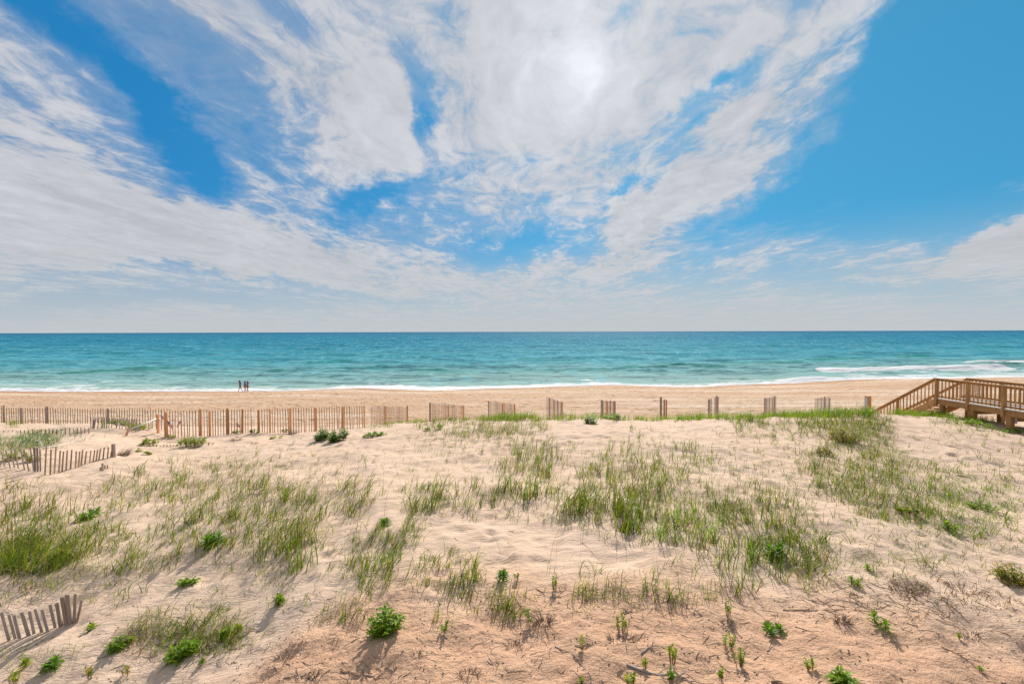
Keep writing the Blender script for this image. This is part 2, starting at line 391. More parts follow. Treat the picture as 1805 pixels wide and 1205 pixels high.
def dips(cx, cy, r, dep, rim=.35):
    i0, i1 = np.searchsorted(ys, [cy - 2.2 * r, cy + 2.2 * r]); j0, j1 = np.searchsorted(xs, [cx - 2.2 * r, cx + 2.2 * r])
    if i1 <= i0 or j1 <= j0: return
    q = ((GX[i0:i1, j0:j1] - cx) ** 2 + (GY[i0:i1, j0:j1] - cy) ** 2) / r ** 2
    hh[i0:i1, j0:j1] += -dep * np.exp(-q * 1.6) + dep * rim * np.exp(-(np.sqrt(q) - 1.25) ** 2 * 7)
# foot prints: bare hollow in the middle, path to the boardwalk, all over the beach
for (px, py, sx, sy, Z, cnt) in ((880, 950, 1.3, .8, 7.1, 60), (1100, 990, .9, .5, 6.5, 10), (1700, 800, 2.6, 1.4, 13, 110), (1600, 770, 1.2, 1.2, 16, 50), (1400, 860, 1.8, 1.2, 9.2, 60), (300, 1020, 1.8, 1.0, 7, 40), (1000, 770, 2.4, .9, 14.5, 50), (250, 830, 2, 1.2, 13.5, 50), (600, 800, 2.4, 1.5, 14, 60), (1700, 1010, 1.3, .9, 6.6, 40)):
    c = at(px, py, Z)
    for k in range(cnt): dips(rng.normal(c[0], sx), rng.normal(c[1], sy), rng.uniform(.09, .17), rng.uniform(.015, .04))
for k in range(150): dips(rng.uniform(-7, 8), rng.uniform(3.3, 5.8), rng.uniform(.05, .12), rng.uniform(.01, .03), .5)
for k in range(2600):
    y = rng.uniform(31, 78); dips(rng.uniform(-y * 1.25, y * 1.25), y, rng.uniform(.25, .5), rng.uniform(.03, .09))
def gidx(x, y):
    j = np.clip(np.searchsorted(xs, x) - 1, 0, len(xs) - 2); i = np.clip(np.searchsorted(ys, y) - 1, 0, len(ys) - 2)
    return i, j, np.clip((x - xs[j]) / (xs[j + 1] - xs[j]), 0, 1), np.clip((y - ys[i]) / (ys[i + 1] - ys[i]), 0, 1)
def gz(x, y):
    x = np.asarray(x, float); y = np.asarray(y, float); i, j, u, v = gidx(x, y)
    return hh[i, j] * (1 - u) * (1 - v) + hh[i, j + 1] * u * (1 - v) + hh[i + 1, j] * (1 - u) * v + hh[i + 1, j + 1] * u * v
TS = 3.0 * (1.012 ** np.arange(0, 300))
def hit(px, py, crest=True):
    """where a view ray meets the ground"""
    px = np.atleast_1d(np.asarray(px, float)); py = np.atleast_1d(np.asarray(py, float))
    d = fwd[None] + rgt[None] * ((px - 902.5) / F)[:, None] + upv[None] * ((602.5 - py) / F)[:, None]
    d = d / d[:, 1:2]
    X = d[:, 0:1] * TS; Y = np.broadcast_to(TS, X.shape); Zr = CAMZ + d[:, 2:3] * TS
    below = Zr < gz(X, Y)
    k = np.argmax(below, 1); k[~below.any(1)] = len(TS) - 1; k = np.maximum(k, 1)
    r = np.arange(len(px)); a0 = (Zr - gz(X, Y))[r, k - 1]; a1 = (Zr - gz(X, Y))[r, k]
    t = TS[k - 1] + (TS[k] - TS[k - 1]) * np.clip(a0 / np.maximum(a0 - a1, 1e-6), 0, 1)
    x = d[:, 0] * t; y = t
    # a ray that clears the dune crest in front of the beach stands on that crest instead
    far_ = (t > 27) & (py > 722) & crest
    if far_.any():
        cl_ = np.where((TS > 15) & (TS < 23.5), (Zr - gz(X, Y)), 99); kk = np.argmin(cl_, 1); yj = TS[kk] + rng.uniform(-1.3, .5, len(px)); y = np.where(far_, yj, y); x = np.where(far_, d[:, 0] * yj, x)
    return np.stack([x, y, gz(x, y)], 1)

def grid_faces(ny, nx):
    a = (np.arange(ny - 1)[:, None] * nx + np.arange(nx - 1)[None]).ravel()
    return np.stack([a, a + 1, a + nx + 1, a + nx], 1)
# sand material
m, p, out = newmat('sand')
g = N('ShaderNodeNewGeometry').outputs['Position']
big = noise(g, .5, 4, .6); mid = noise(mapping(g, sc=(1, 2.2, 1)), 2.4, 5, .6); fine = noise(g, 60, 4, .7); grit = noise(g, 160, 2, .7)
pale = mix(mid, (.475, .35, .26), (.65, .505, .395)); pale = mix(mth('MULTIPLY', big, .4), pale, (.55, .345, .21))
rough_c = mix(noise(g, 9, 5, .7), (.46, .265, .16), (.63, .41, .275))
rough_c = mix(sstep(grit, .58, .68), rough_c, (.20, .10, .06)); rough_c = mix(sstep(noise(g, 34, 4, .75), .60, .70, 0, .6), rough_c, (.26, .13, .075)); rough_c = mix(sstep(noise(g, 120, 2, .7), .66, .74), rough_c, (.78, .66, .54))
cz = attr('coarse'); c = mix(cz, pale, rough_c)
bz = attr('beach'); bc = mix(noise(mapping(g, sc=(.35, 1.6, 1)), .5, 5, .65), (.45, .28, .165), (.60, .42, .285)); bc = mix(sstep(noise(mapping(g, sc=(.03, .28, 1)), 1.0, 5, .6), .48, .62, 0, .7), bc, (.66, .53, .41)); bc = mix(sstep(noise(mapping(g, sc=(.025, .22, 1)), 1.7, 5, .6), .55, .64, 0, .6), bc, (.50, .29, .16)); bc = mix(sstep(noise(mapping(g, sc=(.5, 1.6, 1)), 1.6, 6, .75), .54, .66), bc, (.22, .135, .09))
c = mix(bz, c, bc)
wz = attr('wet'); c = mix(wz, c, (.40, .215, .115))
dk = sstep(noise(g, 22, 4, .75), .70, .80); c = mix(mth('MULTIPLY', dk, .5), c, (.20, .12, .08))
hsv = N('ShaderNodeHueSaturation'); L(c, hsv.inputs['Color']); L(mth('MULTIPLY_ADD', fine, .3, .85), hsv.inputs['Value']); L(hsv.outputs[0], p.inputs['Base Color'])
p.inputs['Roughness'].default_value = .95; p.inputs['Specular IOR Level'].default_value = .15
wav = noise(mapping(g, rot=.35, sc=(1, 3.0, 1)), 3, 3, .5, .4)
lump = mth('ADD', mth('MULTIPLY', noise(g, 14, 5, .65), mth('MULTIPLY_ADD', cz, .45, .12)), mth('ADD', mth('ADD', mth('MULTIPLY', wav, .30), mth('MULTIPLY', noise(mapping(g, rot=.25, sc=(1, 5, 1)), 9, 3, .5, .5), .12)), mth('MULTIPLY', fine, .06)))
lump = mth('ADD', lump, mth('MULTIPLY', noise(mapping(g, sc=(1, 1.3, 1)), 1.8, 4, .65), mth('MULTIPLY', bz, 4.5)))
L(bump(lump, 1.0, .09), p.inputs['Normal'])
MT['sand'] = m
tt = yw(GX) - GY
wet = smooth(7, 1.5, tt + (fbm(GX * .15, GY * .3, 3, 77) - .5) * 7)
beachm = smooth(28, 36, GY + (fbm(GX * .3, GY * .3, 3, 78) - .5) * 4)
o = np_mesh('sand_ground', np.stack([GX, GY, hh], -1).reshape(-1, 3), grid_faces(len(ys), len(xs)), MT['sand'],
    attrs={'coarse': CO.ravel(), 'wet': wet.ravel(), 'beach': beachm.ravel()})
tag(o, 'pale wind-blown dune sand falling to a flat peach beach', 'sand', kind='structure')

# ------------------------------------------------------------------ sea
sy = [50.0]
while sy[-1] < 118: sy.append(sy[-1] + .26)
while sy[-1] < 30000: sy.append(sy[-1] * 1.0105 - .95)if sy[-1] < 0 else sy.append(sy[-1] + max(.26, sy[-1] * .0085))
sy = np.array(sy)
sx = np.concatenate([-axis([(1.3, 3.5, .02, .4)])[::-1], np.linspace(-1.297, 1.297, 700), axis([(1.3, 3.5, .02, .4)])])
SX = sx[None] * sy[:, None]; SY = np.broadcast_to(sy[:, None], SX.shape).copy()
off = SY - yw(SX); near_s = SY < 2500
dyr = np.gradient(sy)[:, None] * np.ones_like(SX)
zz = np.zeros_like(SX)
damp = smooth(0, 22, off)
for k in range(26):
    lam = 1.6 * 1.17 ** k; th = rng.normal(0, .42 if lam < 9 else .16); ph = rng.uniform(0, 6.3)
    A_ = .0115 * lam ** .82 * (1 if lam < 30 else .7)
    f = smooth(1.8, 4.0, lam / dyr)
    w = .6 + .8 * vnoise(SX / (lam * 5) + k * 7, SY / (lam * 3), 100 + k)
    arg = 2 * math.pi / lam * (SY * math.cos(th) + SX * math.sin(th)) + ph
    s_ = np.sin(arg); zz += A_ * f * w * damp * (s_ + .25 * (2 * s_ * s_ - 1))
foam = np.zeros_like(SX); green = np.zeros_like(SX)
def ridge(px0, px1, py0, py1, hgt, wd, fm=0.0, gr=1.0, tail=0):
    a = at(px0, py0, 1); 
    def gp(px, py):
        d = fwd + rgt * (px - 902.5) / F + upv * (602.5 - py) / F; t = -CAMZ / d[2]; return d[0] * t, d[1] * t
    xa, ya = gp(px0, py0); xb, yb = gp(px1, py1)
    t = (SX - xa) / (xb - xa); yc = ya + (yb - ya) * t + (fbm(SX * .06, SX * 0 + hgt * 9, 3, int(px0)) - .5) * 5
    env = smooth(0, .12, t) * smooth(1, .85, t) * (.6 + .5 * fbm(SX * .1, SX * 0, 2, int(px1)))
    d = SY - yc; prof = np.where(d > 0, np.exp(-(d / (wd * 1.8)) ** 2), np.exp(-(d / (wd * .75)) ** 2))
    zz[:] += hgt * env * prof
    green[:] = np.maximum(green, gr * env * np.exp(-((d + wd * .55) / (wd * .6)) ** 2))
    if fm:
        br = fbm(SX * .25, SY * .5, 4, 5 + int(px0)); side = smooth(-tail - 1, -tail * .3 - .5, d) * smooth(wd * .9, wd * .1, d)
        foam[:] = np.maximum(foam, fm * smooth(0, .05, t) * smooth(1, .96, t) * side * smooth(.29, .47, br + .08))
ridge(1435, 1775, 656.5, 649.5, .50, 2.3, 1.0, .9, 2.9)
ridge(1690, 2000, 648, 645, .55, 2.0, .7, 1.0, 1.4)
ridge(1400, 1650, 633, 630, 1.3, 3.2, 0, 1)
for (a, b, ya, yb, hg, wd) in ((640, 800, 654, 655, .36, 1.4), (830, 900, 650, 651, .3, 1.3), (200, 420, 651, 648, .34, 1.6), (100, 300, 661, 657, .3, 1.3), (380, 520, 660, 655, .34, 1.3), (460, 700, 651, 646, .34, 1.7), (150, 330, 657, 655, .3, 1.2), (900, 1150, 655, 652, .22, 1.2), (1090, 1300, 652, 649, .28, 1.4), (540, 640, 638, 637, .3, 2), (250, 400, 624, 622, .4, 3), (900, 1100, 634, 632, .3, 2), (700, 850, 664, 662, .2, 1), (1250, 1420, 641, 640, .35, 2), (1600, 1800, 612, 611, .5, 4)):
    ridge(a, b, ya, yb, hg, wd, 0, .8)
sw = off + (fbm(SX * .22, SY * .1, 3, 55) - .5) * 3.6 + (fbm(SX * .8, SY * .8, 3, 65) - .5) * 1.8
n5 = fbm(SX * .5, SY * 1.1, 4, 56)
lace = smooth(2.5, 1.2, sw) * smooth(.22, .5, fbm(SX * .9, SY * 1.6, 3, 60) + .12) + smooth(9, 2, sw) * smooth(.54, .68, n5) * .7 + smooth(30, 8, off) * smooth(.62, .74, fbm(SX * .22, SY * .9, 4, 57)) * .35
xl = smooth(-20, -70, SX)
lace = np.maximum(lace, xl * smooth(30, 8, off) * smooth(.40, .62, fbm(SX * .18, SY * .8, 4, 58)) * .5)
# small shore break right of the middle, thicker wash in front of the long breaker
xr = smooth(50, 72, SX)
lace = np.maximum(lace, xr * smooth(26, 12, off) * smooth(.38, .58, fbm(SX * .16, SY * .7, 4, 59)) * .5)
bore = np.exp(-((SX - 53.5) / 6.5) ** 2) * np.exp(-((off - 2.6) / 1.8) ** 2)
zz += .55 * bore; foam = np.maximum(foam, smooth(.12, .4, bore))
m2 = np.exp(-((SX + 8) / 22) ** 2) * smooth(4.8, 3.0, sw); lace = np.maximum(lace, m2)
zz += .10 * smooth(0, 1.2, sw) * smooth(6.5, 2.2, sw)
foam = np.maximum(foam, np.clip(lace, 0, 1))
caps = smooth(.74, .80, fbm(SX * .30, SY * .22, 4, 91)) * smooth(40, 90, off) * smooth(900, 300, off); foam = np.maximum(foam, .38 * caps)
m, p, out = newmat('sea_water')
geo = N('ShaderNodeNewGeometry').outputs['Position']
of = attr('offshore'); fo = attr('foam'); gr = attr('green')
lf = mth('DIVIDE', mth('LOGARITHM', mth('MAXIMUM', of, 1.0), 10.0), 4.2)
patch = noise(mapping(geo, sc=(.006, .03, 1)), 1.6, 6, .6)
lf2 = mth('ADD', lf, mth('MULTIPLY', mth('SUBTRACT', patch, .5), .16))
base = ramp(lf2, [(.05, (.40, .45, .40)), (.18, (.27, .39, .36)), (.32, (.17, .34, .34)), (.46, (.05, .26, .33)), (.62, (.008, .16, .26)), (.85, (.001, .085, .185))])
base = mix(mth('MULTIPLY', gr, .8), base, (.012, .25, .17))  # green of light passing through thin wave faces, put into the water colour
streak = noise(mapping(geo, sc=(.10, .75, 1)), 1.0, 6, .68, .3)
base = mix(sstep(streak, .50, .72, 0, .42), base, (.27, .42, .40)); base = mix(sstep(streak, .44, .28, 0, .55), base, (.004, .105, .14))
far = noise(mapping(geo, sc=(.018, .10, 1)), 1.0, 6, .7, .2)
base = mix(sstep(far, .52, .74, 0, .28), base, (.16, .34, .42)); base = mix(sstep(far, .46, .30, 0, .45), base, (.002, .075, .14))
s4 = noise(mapping(geo, sc=(.42, .16, 1)), 1.0, 8, .8, .2); base = mix(sstep(s4, .52, .64, 0, .6), base, (.22, .46, .50)); base = mix(sstep(s4, .47, .34, 0, .55), base, (.003, .10, .15))  # wave sparkle painted into the colour as fine pale and dark speckle
s5 = noise(mapping(geo, sc=(.10, .035, 1)), 1.0, 7, .8, .2); base = mix(sstep(s5, .53, .66, 0, .5), base, (.16, .42, .50)); base = mix(sstep(s5, .45, .32, 0, .4), base, (.002, .08, .15))  # coarser speckle, also sparkle put into the water colour
fn = noise(mapping(geo, sc=(.6, 1.2, 1)), 2.2, 7, .7)
ff = sstep(mth('ADD', fo, mth('MULTIPLY', mth('SUBTRACT', fn, .5), .9)), .34, .62)
ff = mth('MULTIPLY', ff, sstep(fo, .02, .15))
col = mix(ff, base, (.66, .67, .68))
L(col, p.inputs['Base Color']); L(mth('MULTIPLY_ADD', ff, .2, .75), p.inputs['Roughness']); p.inputs['Specular IOR Level'].default_value = .012; p.inputs['IOR'].default_value = 1.33
b1 = noise(mapping(geo, sc=(.7, 1.6, 1)), 1.3, 6, .62); b2 = noise(mapping(geo, sc=(.05, .16, 1)), 1.5, 6, .65)
hgt = mth('ADD', mth('MULTIPLY', b1, .22), mth('MULTIPLY', b2, 1.6))
L(bump(hgt, .75, 1.0), p.inputs['Normal'])
MT['sea'] = m
o = np_mesh('sea_water', np.stack([SX, SY, zz], -1).reshape(-1, 3), grid_faces(len(sy), len(sx)), MT['sea'], attrs={'foam': foam.ravel(), 'green': green.ravel(), 'offshore': off.ravel()})
tag(o, 'turquoise sea with low swell and white foam at the shore', 'sea', kind='structure')
# ------------------------------------------------------------------ sand fences
def fence(name, label, A, B, n, mats, posts=(), posts_mat=None, lean=0.0, jit=.02, wires=4, group='slatted sand fences on the dune', hvar=.03, sag=0.0, sink=.12, pw=.036, gaps=(), backlean=0.0, bend=0.0):
    """A, B: (px, depth, top row) of the two ends. Tops run straight between them, feet go into the sand."""
    a = at(A[0], A[2], A[1]); b = at(B[0], B[2], B[1])
    g0 = gz(a[0], a[1]); root = empty(name, (a[0], a[1], float(g0)))
    tag(root, label, 'sand fence', group)
    org = np.array([a[0], a[1], float(g0)])
    run = (b - a); hd = run[:2] / np.linalg.norm(run[:2]); R = Matrix.Rotation(math.atan2(hd[1], hd[0]), 3, 'Z')
    perp = np.array([-hd[1], hd[0]])
    line = []
    for i in range(n):
        t = i / max(1, n - 1)
        if any(g[0] < t < g[1] for g in gaps): continue
        w = math.sin(t * 23.0 + A[0]) * .02 + bend * math.sin(math.pi * t)
        top = a + run * t; top = top.copy(); top[2] += rng.normal(0, hvar) - sag * math.sin(math.pi * t)
        top[:2] += perp * w
        foot = top.copy(); l = lean + rng.normal(0, jit)
        foot[:2] -= hd * l; foot[:2] += perp * (backlean + rng.normal(0, jit * .6))
        foot[2] = float(gz(foot[0], foot[1])) - sink
        if top[2] < foot[2] + sink + .03: top[2] = foot[2] + sink + rng.uniform(.03, .08)
        d = Vector(top - foot); ln = d.length; d.normalize()
        side = Vector((hd[0], hd[1], 0)); side = (side - d * side.dot(d)).normalized(); nrm = d.cross(side)
        RR = Matrix((side, nrm, d)).transposed()
        mb = MB(); mb.box((0, 0, ln / 2), (pw * rng.uniform(.85, 1.12), .011, ln), RR if False else None, .97)
        o = mb.build('picket', mats[int(rng.integers(len(mats)))], root, bevel=0)
        o.matrix_local = Matrix.Translation(Vector(foot - org)) @ RR.to_4x4()
        line.append((foot, top))
    if wires and line:
        mb = MB()
        for k in range(wires):
            f = (.18 + .72 * k / max(1, wires - 1)); pl = []
            for foot, top in line:
                z = (foot[2] + sink) + (top[2] - foot[2] - sink) * f; tt_ = (z - foot[2]) / max(.05, top[2] - foot[2])
                q = foot + (top - foot) * tt_; q = q - org; q[:2] += perp * .012; pl.append(q)
            if len(pl) > 1: mb.tube(pl, .0022, 3)
        mb.build('wire', MT['wire'], root)
    for (px, pytop, dwn, wdt, mt, tilt) in posts:
        t = (px - A[0]) / (B[0] - A[0]) if dwn is None else dwn
        # position along the run by depth-correct parameter
        dA, dB = A[1], B[1]
        if dwn is None:
            u = px - 902.5; za = (A[0] - 902.5); zb = (B[0] - 902.5)
            t = (u * dA - za * dA) / (zb * dB - za * dA - u * (dB - dA))
        q = a + run * t; Zq = dA + (dB - dA) * t
        top = at(px, pytop, Zq)
        if abs(A[0] - B[0]) > 5: top[:2] = q[:2] - perp * .035
        gq = float(gz(top[0], top[1])); ln = top[2] - gq + .25
        mb = MB(); mb.box((0, 0, ln / 2 - .25), (wdt, wdt * .75, ln), None, .96)
        o = mb.build('post', MT[mt], root, bevel=.006)
        o.matrix_local = Matrix.Translation(Vector((top[0] - org[0], top[1] - org[1], gq - org[2]))) @ Matrix.Rotation(math.atan2(hd[1], hd[0]), 4, 'Z') @ Matrix.Rotation(tilt, 4, 'Y')
    return root
PK, PN, PG = MT['picket'], MT['picket_new'], MT['picket_grey']
fence('sand_fence', 'long tan sand fence standing along the dune edge left of the short panels', (299, 21.3, 724), (642, 23.1, 715), 74, [PN, PN, PK, PN],
    [(293, 725.5, None, .13, 'post_new', 0), (354, 720.5, None, .10, 'post_new', 0), (370, 724, None, .10, 'post_new', 0), (401, 719, None, .08, 'post_new', 0), (427, 721, None, .09, 'post_new', .02), (456, 722, None, .10, 'post_new', 0), (476, 722, None, .07, 'post_new', 0), (512, 718.5, None, .11, 'post_new', 0), (557, 718, None, .11, 'post_new', 0), (604, 716, None, .11, 'post_new', 0), (642, 714.5, None, .07, 'post_new', 0)], sink=.15, hvar=.015, jit=.02, gaps=((.405, .44),), sag=.02, pw=.034)
fence('sand_fence', 'brown weathered picket fence at the far left edge of the beach', (-60, 24.8, 717.5), (299, 22.9, 721), 82, [PK],
    [(7, 713.5, None, .07, 'post_grey', .03), (38, 718, None, .09, 'post_grey', 0), (84, 716, None, .10, 'post_grey', 0), (191, 719.5, None, .06, 'post_grey', 0)], hvar=.02, jit=.03, pw=.034)
fence('sand_fence', 'second row of leaning pickets criss-crossed in front of the far left fence', (160, 21.1, 735), (246, 21.5, 738), 19, [PK, PG], [(166, 739, None, .05, 'post_grey', 0)], lean=.05, hvar=.02, jit=.03, sink=.1, wires=2)
fence('sand_fence', 'nearly buried row of picket tips behind the blue-green grass at left', (-30, 19.6, 761), (157, 20.2, 753), 27, [PK, PG], hvar=.02, jit=.01, sink=.1, wires=0)
fence('sand_fence', 'half-buried dark picket fence stepping down the sand hollow at left', (83, 12.4, 788), (196, 14.2, 787), 18, [PK], [(199.5, 782, 1.02, .09, 'post_grey', 0)], lean=.06, jit=.012, hvar=.035, sink=.1, sag=.10, wires=0)
fence('sand_fence', 'grey fence end leaning left in front of the blue-green grass', (-6, 13.1, 795), (60, 12.9, 787), 9, [PG], [(64.5, 788, 1.05, .045, 'post_grey', 0), (68, 788, 1.12, .045, 'post_grey', 0), (71.5, 790.5, 1.19, .035, 'post_grey', 0)], lean=-.13, jit=.03, hvar=.03, sink=.1, wires=2)
fence('sand_fence', 'buried picket stubs below the yellow-green mat near the long fence', (259, 18.4, 786.5), (306, 18.6, 788.5), 9, [PK, PG], hvar=.03, jit=.02, sink=.1, wires=0)
fence('sand_fence', 'grey leaning picket fence casting long shadows at the bottom left corner', (-45, 5.9, 1089), (99, 6.2, 1064), 13, [PG], [(119, 1058, 1.07, .04, 'post_grey', -.1), (126, 1048, 1.145, .045, 'post_grey', -.1), (131, 1044, 1.195, .05, 'post_grey', -.06), (136.5, 1044, 1.245, .035, 'post_grey', .05), (139, 1055, 1.28, .03, 'post_grey', .2)], lean=-.085, jit=.012, hvar=.015, sink=.1, sag=.02, wires=3, bend=-.03, backlean=-.02)
SEG = [
 ((655, 23.3, 715.5), (717, 27.2, 716.5), 'first short panel next to the end of the long fence', [(690, 715, .33, .09, 'post_new'), (722, 714.5, 1.0, .09, 'post_new')], [PN, PK, PN]),
 ((757, 23.3, 709.5), (816, 27.3, 714), 'short panel whose tall grey end stands above bare sand', [(757.5, 709, 0, .05, 'post_grey'), (789, 714, .5, .07, 'post_new'), (817, 713.5, 1.0, .11, 'post_new')], [PK, PG, PN]),
 ((860, 23.3, 706), (906, 27.3, 712), 'short panel rising behind the thick grass of the crest', [(860.5, 706, 0, .06, 'post_grey'), (884, 711, .5, .08, 'post_new'), (907.5, 711.5, 1.0, .10, 'post_new')], [PG, PK, PN]),
 ((964, 23.3, 699.5), (990, 27.3, 707.5), 'pale panel with a tapering top left of the picture middle grass', [(980, 704.5, .4, .08, 'post_new'), (992.5, 707.5, 1.0, .08, 'post_new')], [PG, PG, PK]),
 ((1059, 23.3, 705), (1083, 27.3, 706.5), 'narrow panel behind two low green mats on the crest', [(1059.5, 704.5, 0, .07, 'post_grey'), (1071.5, 706, .4, .11, 'post_new'), (1082.5, 706.5, 1.0, .09, 'post_grey')], [PG, PK]),
 ((1172, 23.5, 704), (1171, 27.3, 704), 'end-on panel showing only one grey and two orange posts', [(1165, 699, 0, .16, 'post_grey'), (1170.5, 703.8, .3, .09, 'post_new'), (1174.8, 704, .0, .10, 'post_new')], [PK, PG]),
 ((1264.5, 23.3, 698.5), (1249, 27.3, 703.3), 'grey panel of two upright bundles with a gap between them', [(1251, 703, 1.0, .16, 'post_grey'), (1261.5, 697, .15, .14, 'post_grey'), (1265, 698.5, 0, .07, 'post_grey')], [PG]),
 ((1367.5, 23.3, 699.5), (1347.5, 27.3, 701.5), 'grey panel just left of the thick green grass on the right', [(1363.5, 697.5, .15, .08, 'post_grey'), (1351, 701, 1.0, .10, 'post_grey')], [PG, PG, PK]),
 ((1461.5, 23.3, 700), (1437, 27.3, 701.8), 'grey panel closest to the lone square post', [(1450.5, 698.5, .35, .09, 'post_grey'), (1461.5, 700, 0, .05, 'post_grey')], [PG]),
]
for A_s, B_s, lb, ps, mts in SEG:
    nn_ = 30; gp = ((.30, .55),) if 'gap between' in lb else ()
    fence('sand_fence', 'short slanting sand fence, ' + lb, A_s, B_s, nn_, mts, [(p_[0], p_[1], p_[2], p_[3], p_[4], 0) for p_ in ps], hvar=.02, jit=.008, sink=.12, wires=3, group='short sand fence panels set at a slant along the dune edge', gaps=gp)
# thin wires strung along the panels
wr = MB(); org = at(1090, 716, 25.3)
for k, (pa, pb) in enumerate(((706, 702.5), (713, 709), (719, 715.5), (725, 722))):
    pl = []
    for i in range(15):
        t = i / 14; q = at(1083 + (1527 - 1083) * t, pa + (pb - pa) * t + 1.2 * math.sin(t * math.pi * 5) ** 2, 25.3); pl.append(q - org)
    wr.tube(pl, .0035, 4)
o = wr.build('fence_wire', MT['wire'], loc=org, smooth=True); tag(o, 'thin rusty wire strands strung between the short panels up to the lone post', 'fence wire')
# lone square post
top = at(1530, 697.5, 24.8); gq = float(gz(top[0], top[1])); mb = MB(); ln = top[2] - gq + .3
root = empty('wooden_post', (top[0], top[1], gq)); tag(root, 'lone square brown post with a pale left face in front of the beach stairs', 'post')
mb.box((0, 0, ln / 2 - .3), (.22, .22, ln)); mb.build('shaft', MT['deck'], root, bevel=.01)
mb = MB(); mb.box((-.114, 0, ln - .3 - .55), (.006, .20, .95)); mb.build('side_plate', MT['metal'], root)
# posts near the gap in the left fence
def lone_post(px, py, ptop, Z, w, mt, label, tilt=0):
    b = hit(px, py)[0]; Z = b[1]; t_ = at(px, ptop, Z); h_ = max(.1, t_[2] - b[2]); mb = MB()
    mb.box((0, 0, h_ / 2 - .1), (w, w, h_ + .2), None, .96); o = mb.build('fence_post', MT[mt], loc=tuple(b), bevel=.006); o.rotation_euler.y = tilt
    tag(o, label, 'post'); return o
lone_post(279, 763, 730, 21.5, .09, 'post_new', 'slim tan post standing free just left of the thick gate post of the long fence')
lone_post(181, 830, 816, 13, .045, 'post_grey', 'tiny grey stub with a long shadow sticking out of the bare hollow')
lone_post(177.5, 829, 824, 13, .04, 'picket', 'dark broken stub left of the tiny grey stub in the hollow')
lone_post(185, 825.5, 822, 13, .03, 'picket', 'small dark peg right of the tiny grey stub in the hollow')
lone_post(189.5, 825, 821.5, 13, .03, 'picket', 'rightmost tiny dark peg beside the grey stub in the hollow')
lone_post(367, 785, 779, 19, .035, 'picket', 'short leaning stub in open sand right of the yellow-green mat', .3)
lone_post(374, 783, 779, 19, .03, 'picket', 'short stub tilted hard over right of the yellow-green mat', .7)
lone_post(355, 785, 780, 19, .03, 'metal', 'thin bluish peg at the right tip of the yellow-green mat', -.1)
# white pole on an orange stake
b = hit(222, 768)[0]; e_ = at(277, 737, b[1] + 1.3)
root = empty('barrier_pole', tuple(b)); tag(root, 'thin white pole slanting from an orange stake up to the slim tan post', 'pole')
p0 = Vector((.12, 0, .27)); p1 = Vector(e_ - b); mb = MB(); mb.tube([p0, p0 + (p1 - p0) * .5, p1], .02, 8); mb.build('pole', MT['white'], root, smooth=True)
mb = MB(); mb.beam((-.05, 0, -.15), (.12, 0, .30), .06, .06); mb.build('stake', MT['post_new'], root)
# old rope on the grass
pl = []
for i in range(17):
    t = i / 16; q = hit(62 + 68 * t, 796 - 12 * t + 4 * math.sin(t * 3.1))[0]; pl.append(q + np.array([0, 0, .16 + .25 * (1 - t) * (i < 3)]))
o0 = pl[0]; mb = MB(); mb.tube([q - o0 for q in pl], .014, 6); o = mb.build('rope', MT['rope'], loc=tuple(o0), smooth=True); tag(o, 'bleached rope lying over the edge of the blue-green grass', 'rope')

# ------------------------------------------------------------------ little flags
def flag(px, py, ptop, w, label, droop=.5, blue=True, flip=1):
    b = hit(px, py)[0]; Z = b[1]; h_ = at(px, ptop, Z)[2] - b[2]
    root = empty('hand_flag', tuple(b)); tag(root, label, 'flag', 'small striped flags at the fence')
    mb = MB(); mb.tube([(0, 0, -.08), (0, 0, h_)], .006, 6); mb.ell((0, 0, h_ + .01), (.012, .012, .016), 8, 6); mb.build('flag_stick', MT['post_new'], root)
    hf = w * .62
    def P_(u, v):   # cloth surface hanging in folds
        x = flip * u * w * (1 - .35 * droop); z = h_ - .02 - v * hf - droop * w * .8 * u ** 1.3; y = .035 * math.sin(u * 9 + v * 2) * u
        return (x + .01 * flip, y, z)
    def patch(u0, u1, v0, v1, k=6, dy=0):
        vs = []; fs = []
        for i in range(k + 1):
            u = u0 + (u1 - u0) * i / k
            for v in (v0, v1):
                q = P_(u, v); vs.append((q[0], q[1] + dy, q[2]))
        for i in range(k): fs.append((2 * i, 2 * i + 2, 2 * i + 3, 2 * i + 1))
        return vs, fs
    cl = empty('cloth', parent=root)
    for nm_, mt_ in (('red_stripes', 'red'), ('white_stripes', 'cloth_white')):
        mb = MB()
        for s_ in range(13):
            if (s_ % 2 == 0) != (mt_ == 'red'): continue
            u0 = .4 if (s_ < 7 and blue) else 0
            mb.add(*patch(u0, 1, s_ / 13, (s_ + 1) / 13))
        mb.build(nm_, MT[mt_], cl)
    if blue:
        mb = MB(); mb.add(*patch(0, .4, 0, 7 / 13, 3)); mb.build('canton', MT['blue'], cl)
        mb = MB()
        for r_ in range(5):
            for c_ in range(6):
                q = P_(.4 * (c_ + .6) / 6.2, 7 / 13 * (r_ + .6) / 5.2); R_ = w * .012
                for dy in (-.002, .002):
                    vs = [(q[0] + (R_ if j % 2 == 0 else R_ * .4) * math.sin(j * math.pi / 5), q[1] + dy, q[2] + (R_ if j % 2 == 0 else R_ * .4) * math.cos(j * math.pi / 5)) for j in range(10)]
                    mb.add(vs, [tuple(range(10))])
        mb.build('stars', MT['cloth_white'], cl)
flag(296, 770, 741, .34, 'largest striped flag with a navy corner, hanging at the thick left fence post', .9)
flag(319, 768, 740, .26, 'drooping striped flag on the long fence, just right of the largest flag', 1.0, flip=-1)
flag(284, 762, 732, .24, 'faded striped flag between the slim tan post and the thick fence post', .4)
flag(417, 764, 744, .24, 'small reddish flag above a green mat, two posts into the long fence', .8)

